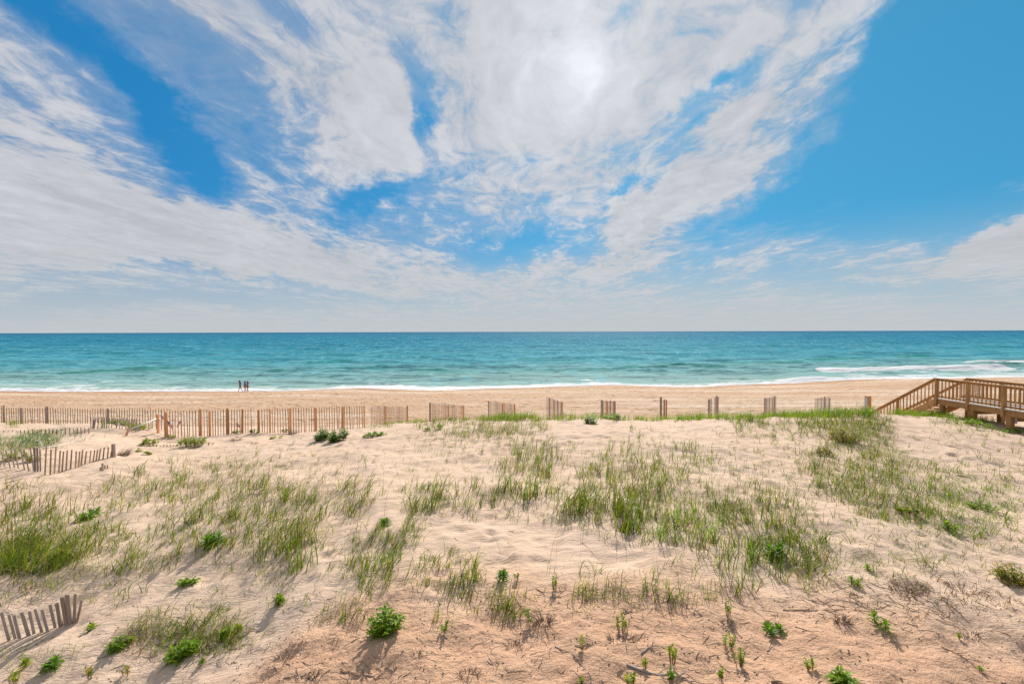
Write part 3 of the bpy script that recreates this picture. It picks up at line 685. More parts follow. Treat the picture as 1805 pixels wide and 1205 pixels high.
# ------------------------------------------------------------------ boardwalk with stairs
XL, XR, DZ = 20.62, 22.10, CAMZ - 3.28
RT = CAMZ - 2.30
root = empty('boardwalk', (XL, 22.0, DZ)); tag(root, 'raised brown wooden boardwalk with railings and stairs down to the beach', 'boardwalk')
RO = Vector((XL, 22.0, DZ))
def bb(name, items, mt, bevel=0, parent=None):
    mb = MB()
    for it in items:
        if it[0] == 'b': mb.box(Vector(it[1]) - RO, it[2])
        else: mb.beam(Vector(it[1]) - RO, Vector(it[2]) - RO, it[3], it[4])
    return mb.build(name, MT[mt], parent or root, bevel=bevel)
PY = [22.0, 20.5, 19.0, 17.5, 16.0, 14.5, 13.0]
y_end = 12.4
# deck boards with gaps
items = []; y = 22.05
while y > y_end:
    items.append(('b', ((XL + XR) / 2, y - .07, DZ - .019), (XR - XL + .16, .134, .036))); y -= .142
bb('deck_boards', items, 'deck_top', .003)
for x in (XL + .02, XR - .02): bb('side_beam', [('b', (x, (22.0 + y_end) / 2, DZ - .037 - .125), (.045, 22.0 - y_end, .25))], 'deck')
bb('joist', [('b', ((XL + XR) / 2, yy + .2, DZ - .14), (XR - XL - .06, .045, .2)) for yy in PY[1:]], 'deck')
bb('end_beam', [('b', ((XL + XR) / 2, 22.03, DZ - .16), (XR - XL - .05, .04, .25))], 'deck')
SLOPE_DZ, SLOPE_DY = 2.35, 3.9
for x, sgn in ((XL, -1), (XR, 1)):
    px_ = x + sgn * .055
    for i, yy in enumerate(PY):
        lowz = DZ - .36
        bb('railing_post', [('b', (px_, yy, (RT - .05 + lowz) / 2), (.095, .095, RT - .05 - lowz))], 'deck', .004)
    bb('top_rail', [('b', (px_, (22.05 + y_end) / 2, RT - .02), (.15, 22.05 - y_end + .1, .038)), ], 'deck', .003)
    for i in range(len(PY) - 1):
        ya, yb = PY[i] - .048, PY[i + 1] + .048; my = (ya + yb) / 2
        bb('upper_rail', [('b', (px_ - sgn * .02, my, RT - .085), (.038, ya - yb, .088))], 'deck')
        bb('lower_rail', [('b', (px_ - sgn * .02, my, DZ + .10), (.038, ya - yb, .085))], 'deck')
        nb = 8
        for k in range(nb):
            yy = yb + (ya - yb) * (k + .5) / nb
            bb('baluster', [('b', (px_ + sgn * .017, yy, (DZ + .04 + RT - .045) / 2), (.034, .034, RT - .045 - DZ - .04))], 'deck')
    # stair stringer + sloping railing
    y0, y1 = 22.05, 22.05 + SLOPE_DY
    bb('stair_stringer', [('m', (x, y0, DZ - .17), (x, y1, DZ - .17 - SLOPE_DZ), .045, .30)], 'deck')
    bb('stair_handrail', [('m', (px_, y0 - .02, RT - .02), (px_, y1, RT - .02 - SLOPE_DZ), .14, .038)], 'deck')
    bb('stair_upper_rail', [('m', (px_ - sgn * .02, y0, RT - .088), (px_ - sgn * .02, y1, RT - .088 - SLOPE_DZ), .038, .085)], 'deck')
    bb('stair_lower_rail', [('m', (px_ - sgn * .02, y0, DZ + .14), (px_ - sgn * .02, y1, DZ + .14 - SLOPE_DZ), .038, .085)], 'deck')
    for k in range(18):
        yy = y0 + .12 + k * .205; dz_ = -(yy - y0) * SLOPE_DZ / SLOPE_DY
        if abs(yy - 24.2) < .08: continue
        bb('baluster', [('b', (px_ + sgn * .017, yy, (DZ + .10 + RT - .05) / 2 + dz_), (.034, .034, RT - .05 - DZ - .10))], 'deck')
    for yy in (24.2, y1 - .05):
        dz_ = -(yy - y0) * SLOPE_DZ / SLOPE_DY
        bb('railing_post', [('b', (px_, yy, (RT - .06 + DZ - .45) / 2 + dz_), (.095, .095, RT - .06 - DZ + .45))], 'deck', .004)
items = []
for k in range(1, 14):
    yy = 22.05 + k * SLOPE_DY / 14; zz_ = DZ - k * SLOPE_DZ / 14
    items.append((yy, zz_))
for yy, zz_ in items: bb('stair_tread', [('b', ((XL + XR) / 2, yy, zz_), (XR - XL - .05, .27, .036))], 'deck')
for (x, yy, w) in ((XL + .12, 21.85, .17), (XR - .12, 21.85, .17), (XL + .12, 20.38, .19), (XR - .12, 20.38, .19), (XL + .10, 18.85, .19), (XR - .12, 18.85, .19), (XL + .1, 15.9, .19), (XR - .12, 15.9, .19), (XL + .1, 13.2, .19), (XR - .12, 13.2, .19)):
    g_ = float(gz(x, yy)) - .4; bb('support_post', [('b', (x, yy, (g_ + DZ - .05) / 2), (w, w, DZ - .05 - g_))], 'deck', .006)
bb('cross_beam', [('b', ((XL + XR) / 2, 18.85 + .12, DZ - .42), (XR - XL - .1, .05, .24)), ('b', ((XL + XR) / 2, 20.38 + .12, DZ - .40), (XR - XL - .1, .05, .20))], 'deck')
bb('bracket', [('b', (XL + .22, 18.74, DZ - .47), (.10, .01, .22))], 'metal')
# ------------------------------------------------------------------ people at the water's edge
def flatmat(name, c, rough=.7):
    return plain(name, c, rough, .06, 50)
SK1 = flatmat('tanned_skin', (.30, .115, .06), .5); SK2 = flatmat('warm_skin', (.38, .15, .08), .5)
HAIR1 = flatmat('brown_hair', (.10, .035, .02)); HAIR2 = flatmat('dark_hair', (.03, .015, .012))
C_BLACK = flatmat('black_swimwear', (.02, .015, .018)); C_BLUE = flatmat('blue_shirt', (.03, .13, .50)); C_OR = flatmat('orange_shorts', (.55, .12, .03)); C_MAR = flatmat('maroon_top', (.22, .07, .09)); C_OLV = flatmat('olive_shorts', (.14, .13, .08)); EYE = flatmat('eye_dark', (.02, .015, .01), .2); LIP = flatmat('lip', (.4, .1, .08))
def skinmesh(name, verts, edges, radii, mat, parent, root=0, sub=2):
    me = bpy.data.meshes.new(name); me.from_pydata([tuple(v) for v in verts], edges, []); me.update(); me.materials.append(mat)
    o = bpy.data.objects.new(name, me); COL.objects.link(o); o.parent = parent
    s = o.modifiers.new('skin', 'SKIN')
    if not me.skin_vertices: me.skin_vertices.new() if hasattr(me.skin_vertices, 'new') else None
    if len(me.skin_vertices):
        for i, r in enumerate(radii):
            d = me.skin_vertices[0].data[i]; d.radius = (r, r) if not isinstance(r, tuple) else r; d.use_root = (i == root)
        s.use_smooth_shade = True
        b = o.modifiers.new('sub', 'SUBSURF'); b.levels = sub; b.render_levels = sub
    return o
def person(px, py, label, H_, pose, skin, hair, hairlen, clothes, face=-1, lean=.0):
    b = hit(px, py)[0]; root = empty('person', tuple(b)); tag(root, label, 'person', 'three people walking at the water line')
    root.scale = (H_ / 1.7,) * 3; root.rotation_euler.z = 0 if face < 0 else math.pi
    # figure faces -X, left/right legs differ in the stride
    V = {}; 
    V['pelvis'] = (0, 0, .92); V['belly'] = (-.015 - lean * .1, 0, 1.06); V['chest'] = (-.02 - lean * .25, 0, 1.26); V['neck0'] = (-.02 - lean * .38, 0, 1.41); V['neck1'] = (-.035 - lean * .42, 0, 1.47); V['head'] = (-.05 - lean * .45, 0, 1.565); V['crown'] = (-.045 - lean * .45, 0, 1.63)
    V['nose'] = (-.135 - lean * .45, 0, 1.545); V['chin'] = (-.10 - lean * .45, 0, 1.49)
    st = pose['stride']
    for s, sg in (('L', 1), ('R', -1)):
        f = st if s == 'L' else -st
        V['hip' + s] = (0, sg * .09, .88); V['knee' + s] = (-f * .55 - .04, sg * .10, .48 + (.02 if f < 0 else 0)); V['ank' + s] = (-f * 1.0 + (.0 if f > 0 else .03), sg * .10, .085 + (.05 if f < 0 else 0)); V['toe' + s] = (V['ank' + s][0] - .15, sg * .115, .03)
        ch = V['chest']; V['sh' + s] = (ch[0], sg * .175, 1.37); a = pose['arm' + s]
        V['el' + s] = (ch[0] - a[0] * .27, sg * .22, 1.37 - a[1] * .28); V['wr' + s] = (V['el' + s][0] - a[2] * .25, sg * .22, V['el' + s][2] - a[3] * .25)
        w = V['wr' + s]; V['palm' + s] = (w[0] - a[2] * .07, w[1], w[2] - a[3] * .07)
        for k in range(4): V['f%d' % k + s] = (w[0] - a[2] * .15 + .022 * (k - 1.5) - .01, w[1] - sg * .008, w[2] - a[3] * (.165 - .01 * abs(k - 1.3)) - .004)
        V['th' + s] = (w[0] - .05, w[1] - sg * .015, w[2] - a[3] * .09)
    R = dict(pelvis=(.115, .135), belly=(.095, .115), chest=(.105, .135), neck0=.06, neck1=.048, head=(.108, .092), crown=.088, nose=.012, chin=.05)
    for s in 'LR': R.update({'hip' + s: .088, 'knee' + s: .056, 'ank' + s: .036, 'toe' + s: .030, 'sh' + s: .05, 'el' + s: .036, 'wr' + s: .025, 'palm' + s: (.030, .018), 'f0' + s: .009, 'f1' + s: .009, 'f2' + s: .009, 'f3' + s: .008, 'th' + s: .010})
    ks = list(V); ix = {k: i for i, k in enumerate(ks)}
    E = [('pelvis', 'belly'), ('belly', 'chest'), ('chest', 'neck0'), ('neck0', 'neck1'), ('neck1', 'head'), ('head', 'crown'), ('head', 'nose'), ('neck1', 'chin')]
    for s in 'LR': E += [('pelvis', 'hip' + s), ('hip' + s, 'knee' + s), ('knee' + s, 'ank' + s), ('ank' + s, 'toe' + s), ('chest', 'sh' + s), ('sh' + s, 'el' + s), ('el' + s, 'wr' + s), ('wr' + s, 'palm' + s), ('palm' + s, 'th' + s)] + [('palm' + s, 'f%d' % k + s) for k in range(4)]
    skinmesh('body', [V[k] for k in ks], [(ix[a], ix[b_]) for a, b_ in E], [R[k] for k in ks], skin, root, 0, 1)
    hd = V['head']
    for sg in (-1, 1):
        mb = MB(); mb.ell((hd[0] - .066, sg * .030, hd[2] + .012), (.010, .012, .009), 8, 6); mb.build('eye', EYE, root, smooth=True)
        mb = MB(); mb.ell((hd[0] + .01, sg * .083, hd[2]), (.022, .012, .033), 8, 6); mb.build('ear', skin, root, smooth=True)
    mb = MB(); mb.ell((hd[0] - .074, 0, hd[2] - .052), (.010, .024, .007), 8, 6); mb.build('mouth', LIP, root, smooth=True)
    mb = MB(); mb.ell((hd[0] + .022, 0, hd[2] + .035), (.098, .095, .10), 14, 10)
    mb.tube([(hd[0] + .06, 0, hd[2] + .05), (hd[0] + .10, 0, hd[2] - .06), (hd[0] + .10 + hairlen * .35, .01, hd[2] - .08 - hairlen * .6), (hd[0] + .08 + hairlen * .6, .02, hd[2] - .08 - hairlen)], [.07, .065, .045, .015], 10)
    mb.build('hair', hair, root, smooth=True)
    def sk(nm, keys, edges, rad, mat): skinmesh(nm, [V[k] if isinstance(k, str) else k for k in keys], edges, rad, mat, root, 0, 1)
    for c in clothes:
        if c[0] == 'shirt':
            lo = (V['pelvis'][0], 0, .90); sl_ = [tuple(np.array(V['sh' + s]) * .35 + np.array(V['el' + s]) * .65) for s in 'LR']
            sk('shirt', [lo, 'belly', 'chest', 'shL', sl_[0], 'shR', sl_[1], (V['neck0'][0], 0, 1.385)], [(0, 1), (1, 2), (2, 3), (3, 4), (2, 5), (5, 6), (2, 7)], [(.145, .165), (.13, .15), (.13, .155), .068, .062, .068, .062, .075], c[1])
        if c[0] == 'tank':
            sk('top', ['belly', 'chest', (V['neck0'][0], 0, 1.36)], [(0, 1), (1, 2)], [(.112, .132), (.118, .15), (.08, .13)], c[1])
        if c[0] == 'bikini':
            mb = MB(); mb.ell((V['chest'][0] - .015, 0, 1.255), (.112, .138, .062), 16, 10); mb.build('bikini_top', c[1], root, smooth=True)
            mb = MB(); mb.ell((.0, 0, .925), (.125, .165, .085), 16, 10); mb.build('bikini_bottom', c[1], root, smooth=True)
        if c[0] == 'shorts':
            kl = [tuple(np.array(V['hip' + s]) * .38 + np.array(V['knee' + s]) * .62) for s in 'LR']
            sk('shorts', ['pelvis', 'hipL', kl[0], 'hipR', kl[1]], [(0, 1), (1, 2), (0, 3), (3, 4)], [(.135, .155), .108, .085, .108, .085], c[1])
person(424, 691.2, 'person in a black bikini striding left with long brown hair, first of the three walkers', 1.72, dict(stride=.36, armL=(.25, .95, .5, .8), armR=(-.3, .93, .1, .95)), SK1, HAIR1, .32, [('bikini', C_BLACK)], lean=.25)
person(432.5, 691.2, 'person in a blue shirt and orange shorts in the middle of the walking group', 1.64, dict(stride=.17, armL=(.2, .95, .8, .5), armR=(-.2, .95, .4, .9)), SK2, HAIR2, .05, [('shirt', C_BLUE), ('shorts', C_OR)], lean=.05)
person(436.8, 691.0, 'person in a maroon top with brown hair, last of the three walkers', 1.62, dict(stride=.14, armL=(.1, 1, .5, .8), armR=(-.2, .95, 0, 1)), SK2, HAIR1, .22, [('tank', C_MAR), ('shorts', C_OLV)], lean=.05)

# ------------------------------------------------------------------ grass
PAL = np.array([(.13, .20, .008), (.07, .13, .006), (.24, .29, .012), (.04, .08, .006), (.28, .25, .03), (.10, .18, .008), (.15, .22, .01)])
DEAD = np.array([(.21, .14, .07), (.15, .09, .05), (.27, .20, .10)])
BLUE = np.array([(.09, .20, .11), (.06, .15, .06), (.20, .30, .17), (.12, .21, .03)])
BRI = np.array([(.15, .26, .012), (.24, .33, .015), (.08, .16, .01)])
def blades(base, h, w, pal, lean_dir=None, lean_amt=.45, up_jit=.25, dead=.15, segs=4):
    n_ = len(base); th = rng.uniform(0, 2 * math.pi, n_)
    if lean_dir is not None: th = np.where(rng.random(n_) < .6, rng.normal(lean_dir, .7, n_), th)
    bend = np.abs(rng.normal(lean_amt * 1.15, .38, n_)); up = rng.uniform(1 - up_jit, 1.0, n_)
    D = np.stack([np.cos(th), np.sin(th)], -1); ws = rng.uniform(0, math.pi, n_); Wd = np.stack([np.cos(ws), np.sin(ws)], -1)
    t = np.linspace(0, 1, segs + 1)
    # arc: straight up then tipping over
    fr = (bend[:, None] * .35 * t[None] + bend[:, None] * 1.0 * t[None] ** 2.4) * h[:, None]
    zz_ = (np.sin(np.clip(t[None] * up[:, None], 0, 1) * 1.35) / math.sin(1.35) * (1 - .45 * bend[:, None] * t[None] ** 2.5)) * h[:, None]
    c = np.zeros((n_, segs + 1, 2, 3)); wt = w[:, None] * np.clip(1 - t[None] ** 1.8, .06, 1)
    for s, sg in enumerate((-1, 1)):
        c[:, :, s, 0] = base[:, 0:1] + D[:, 0:1] * fr + sg * .5 * wt * Wd[:, 0:1]
        c[:, :, s, 1] = base[:, 1:2] + D[:, 1:2] * fr + sg * .5 * wt * Wd[:, 1:2]
        c[:, :, s, 2] = base[:, 2:3] + zz_ - .03
    pc = pal[rng.integers(0, len(pal), n_)]; dd = rng.random(n_) < dead; pc = np.where(dd[:, None], DEAD[rng.integers(0, 3, n_)], pc)
    pc = pc * rng.uniform(.75, 1.25, (n_, 1))
    colr = np.broadcast_to(pc[:, None, None, :], c.shape).copy()
    colr[:, 0] = colr[:, 0] * .5 + np.array([.16, .12, .045]) * .5      # straw-coloured sheath
    k = (segs + 1) * 2; b0 = np.arange(n_)[:, None] * k; q = []
    for i in range(segs): q.append(np.stack([b0[:, 0] + 2 * i, b0[:, 0] + 2 * i + 1, b0[:, 0] + 2 * i + 3, b0[:, 0] + 2 * i + 2], 1))
    return c.reshape(-1, 3), np.concatenate(q), colr.reshape(-1, 3)
def clump_pts(n_, r): 
    a = rng.uniform(0, 2 * math.pi, n_); q = r * np.sqrt(rng.random(n_)); return np.stack([q * np.cos(a), q * np.sin(a), np.zeros(n_)], 1)
PALS = dict(g=PAL, b=BLUE, n=BRI, d=DEAD)
# scattered grass nobody could count: (px, py, rx, ry, tufts, height m, palette, blades per tuft, lean)
LD = .5
AREAS = [
 (55, 955, 85, 45, 62, .42, 'g', 20, .5), (40, 985, 60, 22, 40, .30, 'g', 22, .8), (90, 895, 100, 30, 26, .42, 'g', 9, .3), (210, 960, 110, 40, 36, .30, 'g', 12, .5), (150, 985, 100, 30, 26, .28, 'g', 14, .6),
 (340, 850, 95, 30, 44, .42, 'g', 13, .45), (300, 905, 110, 35, 26, .34, 'g', 11, .5), (430, 865, 100, 45, 46, .38, 'g', 11, .45), (240, 870, 50, 22, 16, .36, 'g', 14, .5), (560, 850, 90, 38, 42, .30, 'g', 9, .45), (510, 935, 45, 55, 46, .44, 'g', 13, .4), (370, 930, 60, 45, 26, .36, 'g', 12, .45), (440, 960, 60, 40, 14, .34, 'g', 9, .5),
 (655, 985, 30, 50, 26, .30, 'g', 12, .5), (700, 935, 28, 30, 20, .30, 'g', 12, .5), (620, 885, 22, 25, 10, .40, 'g', 14, .5), (745, 880, 36, 18, 20, .34, 'g', 13, .5), (830, 870, 60, 18, 28, .34, 'g', 12, .5),
 (930, 835, 38, 35, 40, .46, 'g', 13, .35), (955, 800, 45, 22, 16, .42, 'g', 9, .3), (1020, 885, 32, 34, 22, .44, 'g', 14, .55), (1100, 865, 55, 50, 56, .42, 'g', 14, .35), (1150, 820, 75, 35, 46, .40, 'g', 11, .3), (1105, 915, 14, 20, 12, .44, 'g', 14, .3),
 (1200, 930, 60, 22, 34, .30, 'n', 12, .35), (1290, 920, 90, 45, 66, .34, 'g', 12, .35), (1370, 960, 60, 40, 40, .32, 'g', 12, .35), (1400, 1000, 50, 32, 20, .28, 'g', 9, .45), (1300, 840, 130, 45, 70, .24, 'g', 9, .6), (1230, 800, 70, 25, 14, .24, 'g', 8, .5), (1310, 880, 80, 30, 18, .22, 'g', 9, .5),
 (1385, 752, 65, 18, 64, .36, 'g', 12, .45), (1440, 730, 105, 8, 130, .48, 'n', 14, .35), (1490, 748, 60, 18, 100, .42, 'g', 14, .5), (1525, 765, 40, 20, 44, .34, 'g', 14, .6), (1540, 790, 30, 14, 18, .3, 'g', 12, .7), (1530, 730, 9, 5, 12, .50, 'n', 22, .3),
 (1500, 825, 65, 34, 90, .32, 'g', 14, .45), (1590, 865, 85, 38, 120, .28, 'g', 14, .45), (1700, 895, 90, 38, 80, .24, 'n', 12, .5), (1760, 805, 55, 40, 34, .32, 'g', 11, .6), (1650, 770, 50, 10, 7, .30, 'g', 9, .9), (1600, 940, 150, 60, 66, .18, 'g', 7, .6), (1720, 960, 90, 40, 30, .16, 'g', 7, .6), (1640, 1050, 120, 28, 26, .18, 'd', 9, .8),
 (850, 750, 85, 16, 120, .40, 'g', 13, .5), (890, 735, 55, 6, 70, .44, 'n', 12, .35), (810, 782, 70, 16, 26, .28, 'g', 9, .5), (900, 775, 60, 20, 18, .28, 'g', 9, .5),
 (1010, 733, 90, 3, 70, .42, 'n', 12, .3), (1220, 735, 125, 5, 130, .38, 'n', 12, .3), (690, 740, 50, 4, 40, .30, 'n', 9, .35), (730, 736, 16, 4, 12, .34, 'n', 10, .35), (1340, 732, 50, 5, 50, .28, 'n', 12, .3),
 (780, 1010, 45, 25, 20, .26, 'g', 12, .55), (870, 1060, 45, 28, 20, .24, 'g', 11, .5), (1060, 1050, 40, 15, 16, .18, 'g', 9, .5), (1180, 1050, 60, 12, 14, .20, 'g', 8, .5), (1300, 1035, 30, 15, 5, .30, 'g', 9, .4),
 (330, 1110, 70, 28, 50, .22, 'g', 14, .7), (260, 1130, 50, 22, 18, .18, 'd', 12, .8), (380, 1130, 50, 18, 22, .20, 'g', 12, .7), (460, 1040, 70, 32, 20, .16, 'g', 8, .6), (600, 1080, 30, 20, 8, .22, 'g', 10, .6), (630, 1010, 30, 20, 8, .26, 'g', 10, .5),
 (1625, 727, 60, 5, 70, .46, 'n', 12, .4), (1690, 740, 60, 8, 50, .36, 'n', 11, .5), (1790, 762, 25, 6, 12, .26, 'n', 12, .6), (1700, 752, 40, 10, 16, .26, 'n', 12, .5), (1740, 728, 50, 5, 14, .3, 'g', 9, .5),
 (45, 782, 42, 9, 40, .38, 'b', 17, .55), (72, 772, 32, 7, 30, .34, 'b', 15, .5), (12, 797, 30, 11, 26, .32, 'n', 14, .5), (62, 762, 10, 4, 7, .26, 'n', 12, .5), (88, 764, 8, 5, 7, .3, 'b', 14, .5), (130, 768, 26, 9, 12, .28, 'b', 12, .5), (25, 742, 12, 4, 7, .34, 'n', 14, .5), (105, 741, 6, 3, 3, .2, 'n', 8, .4),
 (120, 1040, 110, 20, 20, .24, 'g', 8, .5), (60, 1150, 60, 25, 8, .2, 'n', 7, .6), (180, 745, 6, 4, 3, .3, 'n', 10, .3),
 (850, 890, 900, 90, 330, .17, 'g', 8, .6), (550, 880, 500, 90, 190, .26, 'g', 8, .6), (1320, 890, 330, 110, 190, .26, 'g', 8, .6), (650, 810, 300, 30, 80, .17, 'g', 6, .6), (1350, 810, 420, 40, 130, .20, 'g', 6, .6), (900, 1000, 800, 60, 140, .12, 'g', 6, .6), (900, 1110, 850, 60, 44, .09, 'g', 5, .7), (500, 780, 300, 14, 14, .14, 'd', 7, .8),
]
bs, hs_, ws_, pl_, ln_, dd_ = [], [], [], [], [], []
parts_ = {}
CLR = [(882, 960, 150, 42), (682, 918, 30, 24), (885, 1020, 30, 22), (160, 908, 24, 14), (1090, 985, 70, 22), (1040, 760, 75, 14), (250, 830, 60, 12), (950, 700, 1200, 18), (1610, 765, 45, 16)]
for (px, py, rx, ry, cnt, h_, pk, nb_, ln) in AREAS:
    cnt = int(cnt * 2.7); h_ = h_ * .98; sp_ = 1.45 if py > 745 else 1.0; rx *= sp_; ry *= sp_
    a = rng.uniform(0, 2 * math.pi, cnt); q = rng.random(cnt) ** .56; qx = px + rx * q * np.cos(a); qy = py + ry * q * np.sin(a)
    ok = (qy < 1215)
    for (cx, cy, crx, cry) in CLR[:7]:
        ok &= (((qx - cx) / crx) ** 2 + ((qy - cy) / cry) ** 2 > 1) | ((cnt < 200) & (crx > 40))
    for (cx, cy, crx, cry) in CLR: 
        if rx > 200: ok &= (((qx - cx) / crx) ** 2 + ((qy - cy) / cry) ** 2 > 1)
    qx, qy = qx[ok], qy[ok]; g_ = hit(qx, qy); g_ = g_[g_[:, 1] < 27]
    for c in g_:
        k_ = max(3, int(.62 * nb_ * rng.uniform(.55, 1.3))); r_ = .03 + .09 * rng.random() + (.06 if nb_ > 12 else 0)
        p_ = clump_pts(k_, r_) + c; p_[:, 2] = gz(p_[:, 0], p_[:, 1]); hk = h_ * rng.uniform(.5, 1.3)
        parts_.setdefault((pk, ln), []).append((p_, hk * rng.uniform(.45, 1.1, k_)))
co, fa, ca, base_i = [], [], [], 0
def push(lst, r):
    lst.append(r)
allc = []
for (pk, ln), L_ in parts_.items():
    b_ = np.concatenate([x[0] for x in L_]); h_ = np.concatenate([x[1] for x in L_])
    w_ = np.clip(h_ * .036, .008, .0145) * rng.uniform(.7, 1.2, len(h_))
    allc.append(blades(b_, h_, w_, PALS[pk], LD, ln, .3, .04 if pk == 'n' else .11))
# old flower stalks
st_b = []
for (px, py, rx, ry, cnt) in ((80, 900, 100, 30, 60), (330, 850, 100, 30, 36), (430, 880, 90, 40, 26), (560, 860, 90, 30, 24), (940, 830, 60, 30, 36), (1120, 840, 90, 40, 50), (1300, 900, 110, 50, 36), (1480, 820, 70, 30, 30), (960, 980, 80, 20, 5), (690, 890, 60, 30, 8), (860, 770, 70, 15, 22), (1150, 950, 60, 20, 8), (1450, 738, 60, 6, 16)):
    a = rng.uniform(0, 2 * math.pi, cnt); q = np.sqrt(rng.random(cnt)); st_b.append(hit(px + rx * q * np.cos(a), py + ry * q * np.sin(a)))
st_b = np.concatenate(st_b); st_b = st_b[st_b[:, 1] < 22]; hst = rng.uniform(.5, 1.0, len(st_b))
allc.append(blades(st_b, hst, np.full(len(st_b), .0055), DEAD, LD, .10, .1, 0))
def merge(lst):
    co, fa, ca, o_ = [], [], [], 0
    for a, b_, c in lst: co.append(a); fa.append(b_ + o_); ca.append(c); o_ += len(a)
    return np.concatenate(co), np.concatenate(fa), np.concatenate(ca)
a_, f_, c_ = merge(allc)
o = np_mesh('dune_grass', a_, f_, MT['blade'], attrs={'tint': c_}); tag(o, 'thin green and straw beach grass scattered over the dune sand', 'grass', kind='stuff')
print('grass blades', len(f_) // 4)
# dry stems, twigs and shell bits lying on the sand
lit = MB(); rs = random.Random(4)
def twig(mb, x, y, ln_, rad, ang_, kink=.4, lift=.0):
    pl = []; aa = ang_; cx_, cy_ = x, y
    for i in range(5):
        pl.append((cx_, cy_, float(gz(cx_, cy_)) + rad + lift * math.sin(i / 4 * math.pi))); aa += rs.uniform(-kink, kink); cx_ += math.cos(aa) * ln_ / 4; cy_ += math.sin(aa) * ln_ / 4
    mb.tube(pl, [rad, rad, rad * .85, rad * .6, rad * .25], 4)
for (px, py, rx, ry, cnt, L1) in ((900, 1120, 900, 80, 220, .13), (1640, 1060, 140, 40, 70, .18), (1500, 1060, 120, 25, 50, .2), (350, 1140, 90, 30, 90, .18), (900, 900, 900, 120, 120, .13), (1250, 1080, 200, 40, 36, .15), (540, 790, 220, 20, 26, .25), (950, 1060, 110, 25, 46, .14)):
    for k in range(cnt):
        a = rs.uniform(0, 6.28); q = math.sqrt(rs.random()); c = hit(px + rx * q * math.cos(a), min(1212, py + ry * q * math.sin(a)))[0]
        twig(lit, c[0], c[1], L1 * rs.uniform(.4, 1.6), rs.uniform(.0015, .0038), rs.uniform(0, 6.28))
o = lit.build('twig_litter', MT['twig'], smooth=True); tag(o, 'thin dry brown stems and root bits strewn over the sand', 'plant litter', kind='stuff')
sh = MB()
for k in range(520):
    c = hit(rs.uniform(-20, 1825), rs.uniform(1030, 1212) if k < 400 else rs.uniform(850, 1050))[0]; s_ = rs.uniform(.003, .009)
    if rs.random() < .45: continue
    sh.box((c[0], c[1], c[2] + s_ * .2), (s_ * 2, s_ * 1.3, s_ * .6), Matrix.Rotation(rs.uniform(0, 6), 3, 'Z') @ Matrix.Rotation(rs.uniform(-.5, .5), 3, 'X'), .6)
o = sh.build('shell_fragments', MT['cloth_white']); tag(o, 'tiny pale shell fragments scattered on the coarse orange sand', 'shells', kind='stuff')
sh = MB()
for k in range(700):
    c = hit(rs.uniform(-20, 1825), rs.uniform(1040, 1212))[0]; s_ = rs.uniform(.004, .012)
    sh.ell((c[0], c[1], c[2] + s_ * .2), (s_, s_ * .8, s_ * .6), 6, 4)
o = sh.build('dark_pebbles', MT['twig']); tag(o, 'tiny dark pebbles and seed husks in the coarse orange sand', 'pebbles', kind='stuff')
